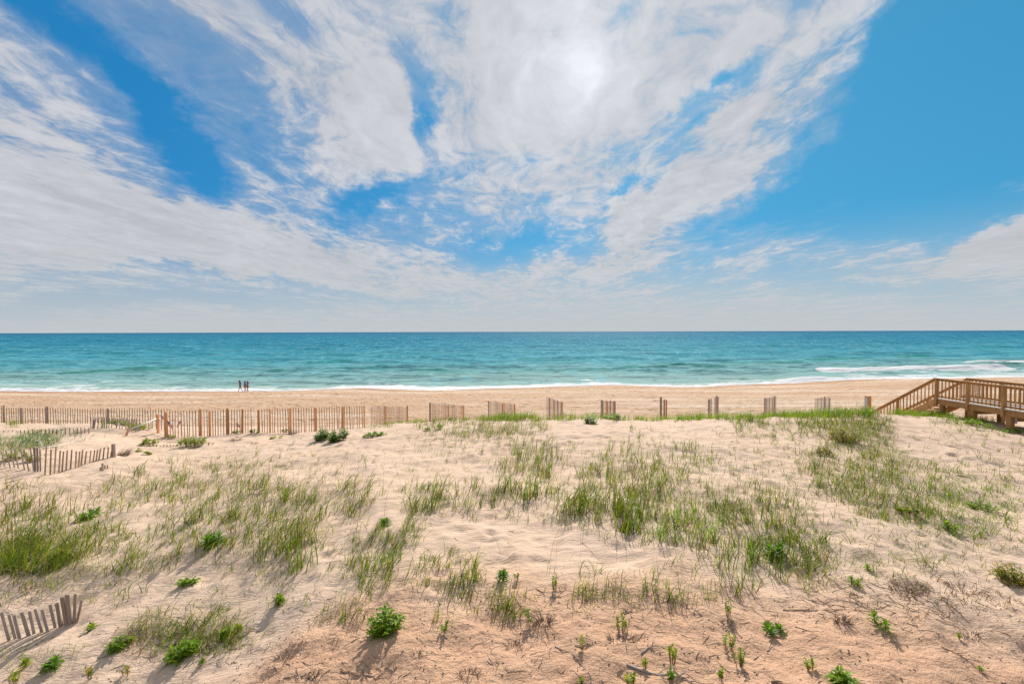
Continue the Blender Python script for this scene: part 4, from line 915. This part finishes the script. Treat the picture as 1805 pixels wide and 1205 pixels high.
# ------------------------------------------------------------------ single grass clumps
GRP_G = 'large single clumps of beach grass'
def grass_clump(px, py, h_, nb_, r_, label, pk='g', lean=.45, dead=.15, wid=1.0, ld=LD):
    nb_ = int(nb_ * .62); r_ *= 1.3; h_ *= .92; c = hit(px, py)[0]; p_ = clump_pts(nb_, r_); z_ = gz(p_[:, 0] + c[0], p_[:, 1] + c[1]) - c[2]; p_[:, 2] = z_
    hk = h_ * rng.uniform(.4, 1.1, nb_); a, f, cc = blades(p_, hk, np.clip(hk * .034, .008, .015) * wid, PALS[pk], ld, lean, .25, dead, 5)
    o = np_mesh('beach_grass_clump', a, f, MT['blade'], attrs={'tint': cc}, loc=tuple(c)); tag(o, label, 'grass clump', GRP_G)
for g_ in (
 (935, 875, .62, 60, .13, 'tall upright grass clump left of the picture middle, above the bare hollow'),
 (958, 838, .55, 46, .14, 'tall thin grass clump directly behind the tallest one above the bare hollow'),
 (1035, 893, .60, 50, .14, 'arching grass clump hanging over the right rim of the bare hollow'),
 (1003, 905, .55, 30, .10, 'grass clump whose longest blades droop onto the bare hollow from its right rim'),
 (1103, 938, .62, 34, .07, 'narrow upright grass clump casting a long thin shadow right of the bare hollow'),
 (1120, 880, .55, 46, .14, 'dense grass clump behind the narrow upright one right of the bare hollow'),
 (820, 893, .42, 50, .18, 'wide low grass clump on the upper left rim of the bare hollow'),
 (868, 880, .42, 40, .14, 'leaning grass clump on the upper rim between two larger clumps'),
 (742, 893, .42, 44, .15, 'grass clump up the slope right of the small rosette plant'),
 (715, 932, .36, 30, .09, 'grass clump sloping down right beside the small rosette plant'),
 (668, 935, .34, 24, .06, 'grass tuft directly below the small rosette plant'),
 (690, 990, .36, 40, .13, 'bright curved grass clump at the left lip of the bare hollow'),
 (655, 1005, .34, 30, .12, 'grass clump left below the bright curved clump at the lip'),
 (618, 905, .44, 34, .09, 'lone grass clump casting a dark feathery shadow left of the small rosette plant'),
 (507, 975, .60, 70, .16, 'tall dense grass clump on the left slope with a long shadow'),
 (520, 930, .55, 50, .17, 'grass clump directly behind the tall dense clump on the left slope'),
 (345, 915, .60, 60, .16, 'tall dark grass clump above the spiky plant on the left'),
 (325, 860, .50, 46, .14, 'upright clump on the left skyline of the grassy slope'),
 (352, 965, .50, 36, .08, 'upright tuft growing against the left side of the spiky plant'),
 (305, 985, .38, 34, .12, 'grass clump lower left of the spiky plant on the left'),
 (238, 985, .36, 34, .12, 'isolated grass clump left of the middle of the left slope'),
 (205, 935, .42, 36, .10, 'bushy tuft up the slope from the yellowish fern-like plant'),
 (95, 1035, .46, 26, .09, 'light green tuft standing in clear sand above the bottom left fence'),
 (22, 1062, .34, 18, .10, 'thin spreading tuft by the left edge above the bottom left fence'),
 (45, 985, .42, 90, .22, 'heavy matted grass hummock at the left edge of the picture'),
 (88, 1000, .36, 80, .22, 'matted hummock with dry thatch right of the heavy one at the left edge'),
 (15, 1000, .36, 70, .20, 'darkest matted hummock cut by the left edge of the picture'),
 (838, 1000, .50, 14, .03, 'slender upright tuft with one tall blade above the curly clump'),
 (795, 1042, .32, 50, .13, 'curly grass clump below the bare hollow with a dark shadow'),
 (833, 1025, .32, 40, .10, 'arching clump right of the curly one below the bare hollow'),
 (775, 1095, .26, 30, .08, 'small leafy tuft right of the broad bush at the bottom'),
 (880, 1080, .28, 34, .10, 'scruffy grass clump on the edge of the orange sand near the middle'),
 (1155, 1062, .30, 16, .04, 'curved grass tuft bending left onto the orange sand'),
 (1185, 1060, .34, 26, .06, 'upright tuft right of the curved tuft at the edge of the orange sand'),
 (1020, 1050, .30, 40, .11, 'green clump on the sand edge right of the pale yellow seedling'),
 (1298, 1050, .34, 18, .04, 'thin dark-rooted tuft where the orange sand meets the long grass belt'),
 (1430, 1010, .42, 34, .12, 'spreading clump at the lower right end of the long grass belt'),
 (1325, 985, .50, 40, .10, 'tall clump left of the bright spiky plant in the grass belt'),
 (1275, 1000, .44, 40, .10, 'clump at the lower left of the long grass belt'),
 (1230, 945, .44, 34, .10, 'upright clump at the left end of the long grass belt'),
 (1338, 885, .34, 34, .05, 'short dense bright tuft alone above the long grass belt'),
 (1690, 762, .30, 14, .04, 'small upright tuft in bare sand below the boardwalk posts'),
 (1792, 800, .38, 34, .10, 'spiky tuft at the right edge below the boardwalk'),
 (1750, 880, .30, 44, .14, 'green clump right of the middle of the right slope near the yellow leaves'),
 (1640, 905, .28, 40, .13, 'low clump at the heart of the right slope'),
 (180, 754, .42, 24, .06, 'yellow-green tuft in front of the criss-crossed pickets'),
 (22, 748, .45, 44, .10, 'bright tuft with a dark shadow in front of the far left fence'),
 (605, 1090, .24, 34, .07, 'small leaning tuft on the rim of the orange sand left of the broad bush'),
 (1530, 727, .52, 60, .11, 'bright bushy tuft at the foot of the lone square post'),
): grass_clump(*g_, pk='n' if 'bright' in g_[5] or 'light green' in g_[5] else 'g')

# ------------------------------------------------------------------ broad-leaved plants
GC = {'dark': [(.07, .17, .008), (.10, .22, .01), (.15, .27, .015)], 'mid': [(.17, .29, .012), (.25, .36, .02), (.11, .21, .01)], 'yel': [(.27, .34, .03), (.20, .30, .03), (.36, .36, .05)], 'gold': [(.30, .28, .03), (.20, .26, .03), (.42, .28, .03), (.14, .22, .03)]}
def leaf_arr(base, dirv, ln, w, droop, col):
    """one folded, curved leaf: 5 stations x 3"""
    d = np.array(dirv); d = d / np.linalg.norm(d); s = np.cross(d, [0, 0, 1.0]); s = s / max(1e-6, np.linalg.norm(s)); up = np.cross(s, d)
    vs = []; 
    for i, t in enumerate((0, .25, .5, .78, 1)):
        c = base + d * ln * t + np.array([0, 0, -droop * ln * t * t]); ww = w * (.25, .85, 1.0, .62, .04)[i] * .5
        vs += [c - s * ww + up * ww * .35, c, c + s * ww + up * ww * .35]
    fs = []
    for i in range(4):
        a = i * 3; fs += [(a, a + 1, a + 4, a + 3), (a + 1, a + 2, a + 5, a + 4)]
    return np.array(vs), np.array(fs), np.tile(np.array(col), (15, 1))
def plant(kind, name, px, py, label, wid, hgt, colr='mid', nst=6, cat='plant', dens=1.0):
    c = hit(px, py)[0]; sc = c[1] / F; Wm = wid * sc; Hm = hgt * sc; LFk = min(1.6, max(1.0, c[1] / 11)) if kind != 'mat' else 1.15; dens = dens * (1.0 if c[1] < 11 else 1.4)
    root = empty(name, tuple(c)); tag(root, label, cat)
    vs, fs, cs = [], [], []; off_ = 0; stems = MB(); pal = GC[colr]
    def addleaf(b, d, ln, w, dr):
        nonlocal off_
        w *= LFk; ln *= LFk
        q = leaf_arr(np.array(b), d, ln, w, dr, np.array(pal[rs.randrange(len(pal))]) * rs.uniform(.75, 1.25)); vs.append(q[0]); fs.append(q[1] + off_); cs.append(q[2]); off_ += 15
    def gl(x, y): return float(gz(c[0] + x, c[1] + y)) - c[2]
    if kind == 'rosette':        # long narrow leaves springing from short stems
        for s_ in range(max(1, nst)):
            r = Wm * .28 * math.sqrt(rs.random()) if nst > 1 else 0; a0 = rs.uniform(0, 6.28); bx, by = r * math.cos(a0), r * math.sin(a0); bz = gl(bx, by)
            hh_ = Hm * rs.uniform(.25, .5); lx, ly = bx * .5 + rs.uniform(-.02, .02), by * .5
            stems.tube([(bx, by, bz - .03), (bx + lx * .3, by + ly * .3, bz + hh_ * .6), (bx + lx * .5, by + ly * .5, bz + hh_)], [.006, .005, .004], 5)
            nl = int(26 * dens); 
            for k in range(nl):
                t = k / nl; a = k * 2.4 + a0; e = .15 + 1.15 * t; ln = (Wm * .44 if nst > 1 else Wm * .6) * rs.uniform(.75, 1.1) * (1 - .25 * t)
                addleaf((bx + lx * .5 * t, by + ly * .5 * t, bz + hh_ * (.25 + .75 * t)), (math.cos(a) * math.cos(e), math.sin(a) * math.cos(e), math.sin(e)), ln, max(.018, ln * .2), .35)
    elif kind == 'bush':         # many leafy shoots making a dome
        for s_ in range(nst):
            r = Wm * .46 * math.sqrt(rs.random()); a0 = rs.uniform(0, 6.28); bx, by = r * math.cos(a0), r * math.sin(a0) * .8; bz = gl(bx, by)
            top = Hm * (1 - (r / (Wm * .55)) ** 2) * rs.uniform(.6, 1.05); sx_, sy_ = bx * .35, by * .35
            stems.tube([(bx * .6, by * .6, bz - .02), (bx * .85, by * .85, bz + top * .5), (bx + sx_ * .3, by + sy_ * .3, bz + top * .95)], [.004, .0035, .002], 4)
            for k in range(int(11 * dens)):
                t = (k + 1) / int(11 * dens); a = k * 2.4 + a0; e = rs.uniform(.1, .8); ln = rs.uniform(.05, .09) * (1.2 if colr == 'dark' else 1)
                f = .6 + .4 * t; addleaf((bx * f + sx_ * .3 * t, by * f + sy_ * .3 * t, bz + top * t), (math.cos(a) * math.cos(e), math.sin(a) * math.cos(e), math.sin(e)), ln, ln * .34, .3)
    elif kind == 'sprig':        # upright woody stems with small rounded leaves
        for s_ in range(nst):
            r = Wm * .38 * math.sqrt(rs.random()); a0 = rs.uniform(0, 6.28); bx, by = r * math.cos(a0), r * math.sin(a0) * .7; bz = gl(bx, by); top = Hm * rs.uniform(.35, 1.0); jx = rs.uniform(-.3, .3) * top * .4
            stems.tube([(bx * .5, by * .5, bz - .02), (bx + jx * .3, by, bz + top * .5), (bx + jx, by, bz + top)], [.004, .003, .0015], 4)
            nl = int(rs.uniform(7, 13) * dens)
            for k in range(nl):
                t = .35 + .65 * k / nl; a = k * 2.3 + a0; e = rs.uniform(.2, 1.0); ln = rs.uniform(.024, .045)
                addleaf((bx * (.5 + .5 * t) + jx * t * t, by * (.5 + .5 * t), bz + top * t), (math.cos(a) * math.cos(e), math.sin(a) * math.cos(e), math.sin(e)), ln, ln * .5, .15)
    elif kind == 'mat':          # low runner spread along the sand
        for s_ in range(nst):
            r = math.sqrt(rs.random()) * .5; a0 = rs.uniform(0, 6.28); bx, by = Wm * r * math.cos(a0), Wm * .42 * r * math.sin(a0); bz = gl(bx, by); top = Hm * .8 * rs.uniform(.2, 1.0) * (1.1 - 1.5 * r * r)
            stems.tube([(bx * .8, by * .8, bz - .01), (bx, by, bz + top)], [.004, .002], 4)
            for k in range(int(7 * dens)):
                a = k * 2.4 + a0; e = rs.uniform(.1, .9); ln = rs.uniform(.05, .09); addleaf((bx, by, bz + top * rs.uniform(.4, 1)), (math.cos(a) * math.cos(e), math.sin(a) * math.cos(e), math.sin(e)), ln, ln * .5, .2)
    np_mesh('leaves', np.concatenate(vs), np.concatenate(fs), MT['leaf'], root, True, {'tint': np.concatenate(cs)})
    stems.build('stems', MT['twig'], root, smooth=True)
    return root
PLANTS = [
 ('rosette', 'rosette_plant', 682, 922, 'small dark green rosette plant alone on the sand left above the bare hollow', 34, 26, 'dark', 3),
 ('rosette', 'rosette_plant', 885, 1026, 'dark green rosette plant at the lower edge of the bare hollow', 36, 34, 'dark', 3),
 ('bush', 'leafy_bush', 680, 1110, 'broad bright green bush on the rim of the orange sand at the bottom', 70, 44, 'mid', 46),
 ('rosette', 'spiky_plant', 1365, 983, 'dense bright spiky plant inside the long grass belt on the right', 48, 44, 'dark', 5),
 ('rosette', 'spiky_plant', 1555, 1104, 'tall spiky plant with long thin leaves alone on the right orange sand', 44, 44, 'mid', 2),
 ('bush', 'leafy_bush', 567, 774, 'left of two dark green bushes below the long fence', 28, 22, 'dark', 26),
 ('bush', 'leafy_bush', 596, 776, 'right and larger of two dark green bushes below the long fence', 38, 26, 'dark', 36),
 ('mat', 'creeping_plant', 660, 768, 'flat green mat on bare sand right of the two dark bushes', 40, 9, 'mid', 40),
 ('mat', 'creeping_plant', 337, 786, 'large yellow-green mat in front of the left part of the long fence', 52, 24, 'yel', 90),
 ('mat', 'creeping_plant', 262, 785, 'yellow-green mat above the buried picket stubs', 36, 18, 'yel', 40),
 ('mat', 'creeping_plant', 303, 772, 'small mat at the foot of the thick gate post', 18, 9, 'yel', 14),
 ('mat', 'creeping_plant', 243, 796, 'tiny leafy patch at the far left of the buried picket stubs', 12, 7, 'yel', 8),
 ('mat', 'creeping_plant', 262, 802, 'small leafy patch hanging below the buried picket stubs', 15, 9, 'yel', 12),
 ('mat', 'creeping_plant', 215, 744, 'green mat growing behind the far left fence with dry stems around it', 44, 17, 'mid', 50),
 ('mat', 'creeping_plant', 245, 757, 'green mat lying under the white pole', 44, 17, 'yel', 56),
 ('rosette', 'spiky_plant', 370, 962, 'dark spiky plant with a heavy shadow on the left slope', 46, 38, 'dark', 4),
 ('rosette', 'spiky_plant', 157, 912, 'low dark spiky plant behind the left edge grass', 42, 20, 'dark', 4),
 ('bush', 'leafy_bush', 212, 1140, 'leafy green plant right of the bottom left fence', 38, 30, 'mid', 16),
 ('rosette', 'spiky_plant', 162, 1108, 'small star-shaped plant right beside the end of the bottom left fence', 28, 16, 'mid', 1),
 ('rosette', 'spiky_plant', 46, 1175, 'bright star-shaped plant in the shadow of the bottom left fence', 32, 24, 'yel', 2),
 ('rosette', 'spiky_plant', 95, 1172, 'dark green low plant pair right of the star-shaped plant in the corner', 44, 22, 'dark', 3),
 ('bush', 'leafy_bush', 322, 1156, 'bright leafy mound under the olive grass hummock at the bottom', 56, 28, 'mid', 34),
 ('rosette', 'spiky_plant', 355, 1170, 'small upright shoot right of the bright leafy mound', 15, 22, 'dark', 1),
 ('rosette', 'rosette_plant', 496, 1062, 'loose green rosette plant on the slope left of the orange sand', 36, 28, 'mid', 3),
 ('rosette', 'rosette_plant', 395, 1122, 'green rosette plant at the right side of the olive grass hummock', 30, 22, 'mid', 3),
 ('rosette', 'rosette_plant', 425, 1110, 'fan-leaved yellowish plant right of the olive grass hummock', 26, 18, 'yel', 2),
 ('sprig', 'seedling', 160, 1195, 'yellowish sprig at the bottom edge left of the leafy plant', 22, 24, 'gold', 5),
 ('sprig', 'seedling', 222, 1190, 'yellow-flecked sprig at the bottom edge below the leafy plant', 24, 20, 'gold', 5),
 ('sprig', 'seedling', 25, 1203, 'leafy sprig in the extreme bottom left corner', 34, 20, 'yel', 8),
 ('sprig', 'woody_shrub', 1096, 1112, 'upright woody sprig with small leaves over a dark twig pile', 34, 44, 'yel', 9),
 ('sprig', 'woody_shrub', 1284, 1084, 'bright green upright sprout on the orange sand below the grass belt', 22, 34, 'mid', 6),
 ('rosette', 'spiky_plant', 1366, 1114, 'low spiky plant lying flat on the orange sand among dry roots', 44, 16, 'dark', 3),
 ('sprig', 'woody_shrub', 1284, 1142, 'leafy sprig, upper of the two close together on the orange sand', 30, 28, 'yel', 7),
 ('sprig', 'woody_shrub', 1305, 1172, 'leafy sprig, lower of the two close together on the orange sand', 28, 32, 'yel', 7),
 ('sprig', 'seedling', 1184, 1168, 'cluster of thin upright shoots between the twig pile and the paired sprigs', 24, 34, 'yel', 7),
 ('sprig', 'seedling', 1180, 1200, 'compact green sprig at the bottom edge beside a driftwood branch', 18, 24, 'mid', 6),
 ('sprig', 'seedling', 1138, 1178, 'tiny sprout standing over the driftwood branch', 12, 20, 'yel', 3),
 ('sprig', 'seedling', 1114, 1206, 'leafy sprig cut off by the bottom edge left of the driftwood branch', 30, 22, 'yel', 9),
 ('sprig', 'seedling', 1023, 1206, 'small sprig cut off by the bottom edge near the end of a long dry stem', 14, 14, 'yel', 4),
 ('sprig', 'seedling', 1271, 1196, 'small lone sprig on the bottom orange sand right of the driftwood branch', 20, 22, 'yel', 4),
 ('sprig', 'seedling', 1024, 1142, 'thin vertical sprig left of the twig pile', 8, 24, 'yel', 2),
 ('bush', 'leafy_bush', 1487, 1208, 'round bright green bush cut off by the bottom edge on the right', 44, 28, 'mid', 24),
 ('sprig', 'seedling', 978, 1040, 'pale yellow-green seedling right of the rosette plant under the bare hollow', 24, 30, 'yel', 6),
 ('sprig', 'seedling', 910, 1022, 'yellow sprig touching the right side of the rosette plant under the hollow', 10, 16, 'gold', 3),
 ('bush', 'leafy_bush', 1040, 746, 'rounded leafy bush on the crest left of the narrow fence panel', 27, 18, 'mid', 24),
 ('mat', 'creeping_plant', 1083, 739, 'green mat covering the foot of the narrow fence panel', 40, 13, 'mid', 44),
 ('sprig', 'seedling', 1112, 760, 'thin leafy sprig below the crest right of the narrow fence panel', 14, 18, 'mid', 4),
 ('bush', 'leafy_bush', 1487, 778, 'leafy mound with yellow leaves in the thick grass left of the boardwalk', 66, 34, 'gold', 60),
 ('mat', 'creeping_plant', 1450, 800, 'loose leafy patch with yellow tips downhill from the yellow-leaved mound', 30, 18, 'gold', 14),
 ('sprig', 'seedling', 1085, 868, 'yellow-green leafy sprig among the grass right of the hollow', 30, 26, 'gold', 8),
 ('sprig', 'seedling', 1195, 925, 'broad yellow-green leafy patch at the left end of the long grass belt', 60, 30, 'yel', 18),
 ('sprig', 'seedling', 1280, 905, 'yellow-flecked leafy patch at the top of the long grass belt', 44, 26, 'gold', 12),
 ('sprig', 'seedling', 1290, 835, 'fresh green leafy sprig on the upper right sand among sparse grass', 28, 26, 'yel', 7),
 ('rosette', 'rosette_plant', 1529, 1004, 'small star plant alone right of the grass belt, upper one', 22, 18, 'mid', 1),
 ('rosette', 'rosette_plant', 1508, 1034, 'leafy plant just below the small star plant right of the grass belt', 30, 22, 'mid', 2),
 ('bush', 'leafy_bush', 1782, 1024, 'yellow-tipped green bush at the right edge of the picture', 62, 34, 'gold', 34),
 ('bush', 'leafy_bush', 1735, 898, 'bright green leafy patch among the grass of the right slope', 56, 22, 'mid', 26),
 ('rosette', 'rosette_plant', 1670, 930, 'low leafy plant below the grass of the right slope', 36, 20, 'mid', 3),
 ('mat', 'creeping_plant', 1600, 905, 'yellow-green low leaves in the middle of the right slope grass', 34, 16, 'gold', 16),
 ('mat', 'creeping_plant', 1725, 752, 'green mat in the sand under the middle boardwalk posts', 52, 16, 'mid', 50),
 ('bush', 'leafy_bush', 1667, 728, 'dark leafy bush touching the first boardwalk support', 14, 11, 'mid', 16),
 ('mat', 'creeping_plant', 1780, 762, 'green mat around the foot of the right boardwalk support', 40, 9, 'mid', 30),
 ('mat', 'creeping_plant', 417, 764, 'green mat at the foot of the fence post with the small reddish flag', 18, 9, 'mid', 16),
 ('mat', 'creeping_plant', 448, 764, 'rounded green mat in the fence gap right of the small reddish flag', 19, 12, 'mid', 20),
 ('mat', 'creeping_plant', 502, 760, 'tiny green mat at the fence left of the two dark bushes', 12, 6, 'mid', 9),
 ('mat', 'creeping_plant', 488, 772, 'sparse pale green mat on the sand step left of the two dark bushes', 22, 6, 'yel', 10),
 ('bush', 'leafy_bush', 330, 1030, 'small green leafy plant on the left slope above the olive grass hummock', 34, 14, 'mid', 12),
 ('sprig', 'seedling', 50, 1040, 'yellow fern-like plant in clear sand left above the bottom left fence', 36, 20, 'gold', 7),
 ('sprig', 'seedling', 405, 940, 'yellow-flecked sprig right of the dark spiky plant on the left slope', 26, 26, 'gold', 6),
 ('sprig', 'seedling', 930, 1098, 'grey-green sprig on the orange sand below the rosette plant', 22, 24, 'mid', 4),
 ('sprig', 'seedling', 785, 1110, 'small shoots on the orange sand right of the broad bush', 22, 16, 'mid', 4),
 ('sprig', 'seedling', 1430, 1180, 'loose yellow-green runner on the bottom right orange sand', 30, 20, 'yel', 5),
 ('sprig', 'seedling', 1690, 1125, 'spindly seedling with pale leaves on the lower right sand', 14, 14, 'yel', 2),
 ('sprig', 'seedling', 1725, 1180, 'thin branching seedling in the lower right corner', 16, 12, 'mid', 2),
 ('mat', 'creeping_plant', 25, 812, 'yellow-green leaves under the grey leaning fence end', 44, 20, 'gold', 36),
 ('mat', 'creeping_plant', 58, 812, 'small yellow patch at the foot of the bundled grey posts', 28, 13, 'gold', 18),
 ('mat', 'creeping_plant', 800, 740, 'small leafy patch left of the thick crest grass by a short panel', 18, 8, 'mid', 10),
 ('mat', 'creeping_plant', 765, 757, 'loose leafy patch on the sand below the thick crest grass', 34, 12, 'mid', 18),
]
for (k_, nm_, px, py, lb, w_, h_, cl_, ns_) in PLANTS: plant(k_, nm_, px, py, lb, w_, h_, cl_, ns_)

# ------------------------------------------------------------------ dead wood and dry brush
def dry_brush(px, py, wid, hgt, label, n_=40, ld=None, mt='twig', dark=False):
    c = hit(px, py)[0]; sc = c[1] / F; Wm, Hm = wid * sc, hgt * sc; mb = MB()
    for k in range(n_):
        r = Wm * .4 * math.sqrt(rs.random()); a0 = rs.uniform(0, 6.28); bx, by = r * math.cos(a0), r * math.sin(a0) * .6; z0 = float(gz(c[0] + bx, c[1] + by)) - c[2]
        th = a0 + rs.uniform(-.8, .8) if ld is None else rs.gauss(ld, .5); ln = Hm * rs.uniform(.5, 1.2); e = rs.uniform(.15, 1.2)
        p1 = (bx + math.cos(th) * ln * .5 * math.cos(e), by + math.sin(th) * ln * .5 * math.cos(e), z0 + ln * .5 * math.sin(e)); th += rs.uniform(-.6, .6); e *= .6
        p2 = (p1[0] + math.cos(th) * ln * .5 * math.cos(e), p1[1] + math.sin(th) * ln * .5 * math.cos(e), p1[2] + ln * .5 * math.sin(e))
        mb.tube([(bx, by, z0 - .01), p1, p2], [.0035, .0025, .001], 4)
    o = mb.build('dry_brush', MT[mt], loc=tuple(c), smooth=True); tag(o, label, 'dry brush')
for a in ((512, 766, 16, 16, 'reddish brown dry tuft leaning on the long fence', 60, .8), (417, 776, 14, 12, 'brown dry tuft on the sand ridge below the small reddish flag', 60), (448, 781, 12, 8, 'smaller dry tuft on the ridge right of the brown dry tuft', 26),
 (215, 803, 24, 20, 'dry brown and grey brush leaning away beside the half-buried fence', 90, .7), (1085, 743, 7, 8, 'dry brown stump under the narrow fence panel mat', 20), (958, 1098, 34, 24, 'tangled dry root ball at the middle of the orange sand edge', 60),
 (1485, 1095, 30, 14, 'dark matted root clump on the right orange sand', 80), (905, 1140, 46, 12, 'flat heap of dry stems left of the root ball', 46), (825, 1188, 46, 12, 'flat dry root heap near the bottom edge in the middle', 46), (515, 1145, 56, 12, 'thin dry branches right of the olive grass hummock', 36),
 (500, 1160, 50, 14, 'low bundle of grey stems below the thin dry branches', 36), (553, 1190, 18, 14, 'small dark root tuft near the bottom left of the orange sand', 30), (1096, 1128, 60, 14, 'dark broken twig pile under the upright woody sprig', 60), (1280, 1098, 22, 12, 'grey roots under the bright green sprout', 30), (735, 1150, 14, 12, 'tiny dry tuft below the broad bush', 16),
 (1710, 1120, 44, 14, 'dry stem tangle on the lower right sand', 40), (1600, 1040, 70, 16, 'straw-coloured dead grass heap on the right sand edge', 60), (1700, 1040, 70, 18, 'grey dead stem heap at the right, beside the straw heap', 60)):
    dry_brush(a[0], a[1], a[2], a[3], a[4], a[5], a[6] if len(a) > 6 else None)
def branch(pxs, rad, label, mt='twig_grey', forks=0, name='driftwood_branch'):
    g_ = hit([q[0] for q in pxs], [q[1] for q in pxs]); c = g_[0]; pl = []
    for i in range(len(g_) - 1):
        for t in (0, .5): q = g_[i] + (g_[i + 1] - g_[i]) * t; q[2] = gz(q[0], q[1]); pl.append(q)
    pl.append(g_[-1]); root = [Vector(q - c) + Vector((0, 0, rad * .8)) for q in pl]; n_ = len(root); mb = MB()
    mb.tube(root, [rad * (1 - .75 * i / (n_ - 1)) for i in range(n_)], 6)
    for k in range(forks):
        i = rs.randrange(1, n_ - 1); d = (root[i + 1] - root[i - 1]).normalized() if i + 1 < n_ else Vector((1, 0, 0)); s_ = rs.choice((-1, 1)); e = Vector((d.x - s_ * d.y, d.y + s_ * d.x, .15)).normalized()
        ln = rs.uniform(.06, .16); mb.tube([root[i], root[i] + e * ln * .6, root[i] + e * ln + d * .03], [rad * .5, rad * .35, rad * .12], 5)
    o = mb.build(name, MT[mt], loc=tuple(c), smooth=True); tag(o, label, 'driftwood' if 'runner' not in name else 'dry stem')
branch([(1105, 1172), (1130, 1182), (1160, 1190), (1185, 1188), (1210, 1196), (1222, 1206)], .011, 'long grey driftwood branch lying near the bottom edge', forks=8)
branch([(978, 1139), (1000, 1148), (1020, 1162), (1033, 1180), (1043, 1195), (1040, 1206)], .005, 'long thin curved stem running off the bottom edge', forks=2, name='plant_runner')
branch([(1130, 1152), (1142, 1142), (1156, 1136)], .007, 'short forked grey stick right of the dark twig pile', forks=4)
branch([(1100, 1082), (1108, 1078), (1116, 1075)], .006, 'short dark stick above the woody sprig', 'twig', 1)
branch([(1102, 1073), (1110, 1082), (1117, 1090)], .007, 'black crooked stick right of the short dark stick', 'twig', 2)
branch([(600, 1182), (617, 1184), (632, 1192)], .006, 'broken brown stick near the bottom left of the orange sand', 'twig', 2)
branch([(645, 1191), (658, 1192), (664, 1200)], .006, 'bent brown stick right of the broken stick', 'twig', 2)
branch([(862, 1158), (868, 1168), (871, 1180)], .004, 'pale straight stick in the middle of the orange sand', forks=0)
branch([(500, 1195), (520, 1190), (545, 1195), (560, 1204)], .006, 'long brown root along the bottom edge at left', 'twig', 3)
branch([(1329, 1162), (1336, 1157), (1342, 1153)], .006, 'short white stick right of the paired sprigs')
branch([(1352, 1148), (1360, 1140), (1364, 1134)], .005, 'thin grey stick between the low spiky plant and the white stick', forks=2)
branch([(1380, 1075), (1430, 1076), (1480, 1074), (1530, 1078)], .006, 'long dry runner lying across the right orange sand edge', 'twig', 6, name='plant_runner')
branch([(1660, 1140), (1690, 1155), (1715, 1172), (1735, 1190)], .006, 'dark crooked runner in the lower right sand', 'twig', 5, name='plant_runner')
branch([(1025, 955), (1045, 975), (1062, 992)], .003, 'thin dry stem arching over the right side of the bare hollow', 'twig', 1, name='plant_runner')
branch([(1360, 1203), (1370, 1201), (1380, 1203)], .012, 'dark chunk of driftwood at the bottom edge', 'twig', 0)
branch([(1688, 838), (1700, 840), (1711, 843)], .014, 'short dark stick with a grey end on the right sand', 'twig', 0)
branch([(8, 852), (25, 847), (50, 843)], .012, 'dark strip of old wood lying in the left sand hollow', 'twig', 0)
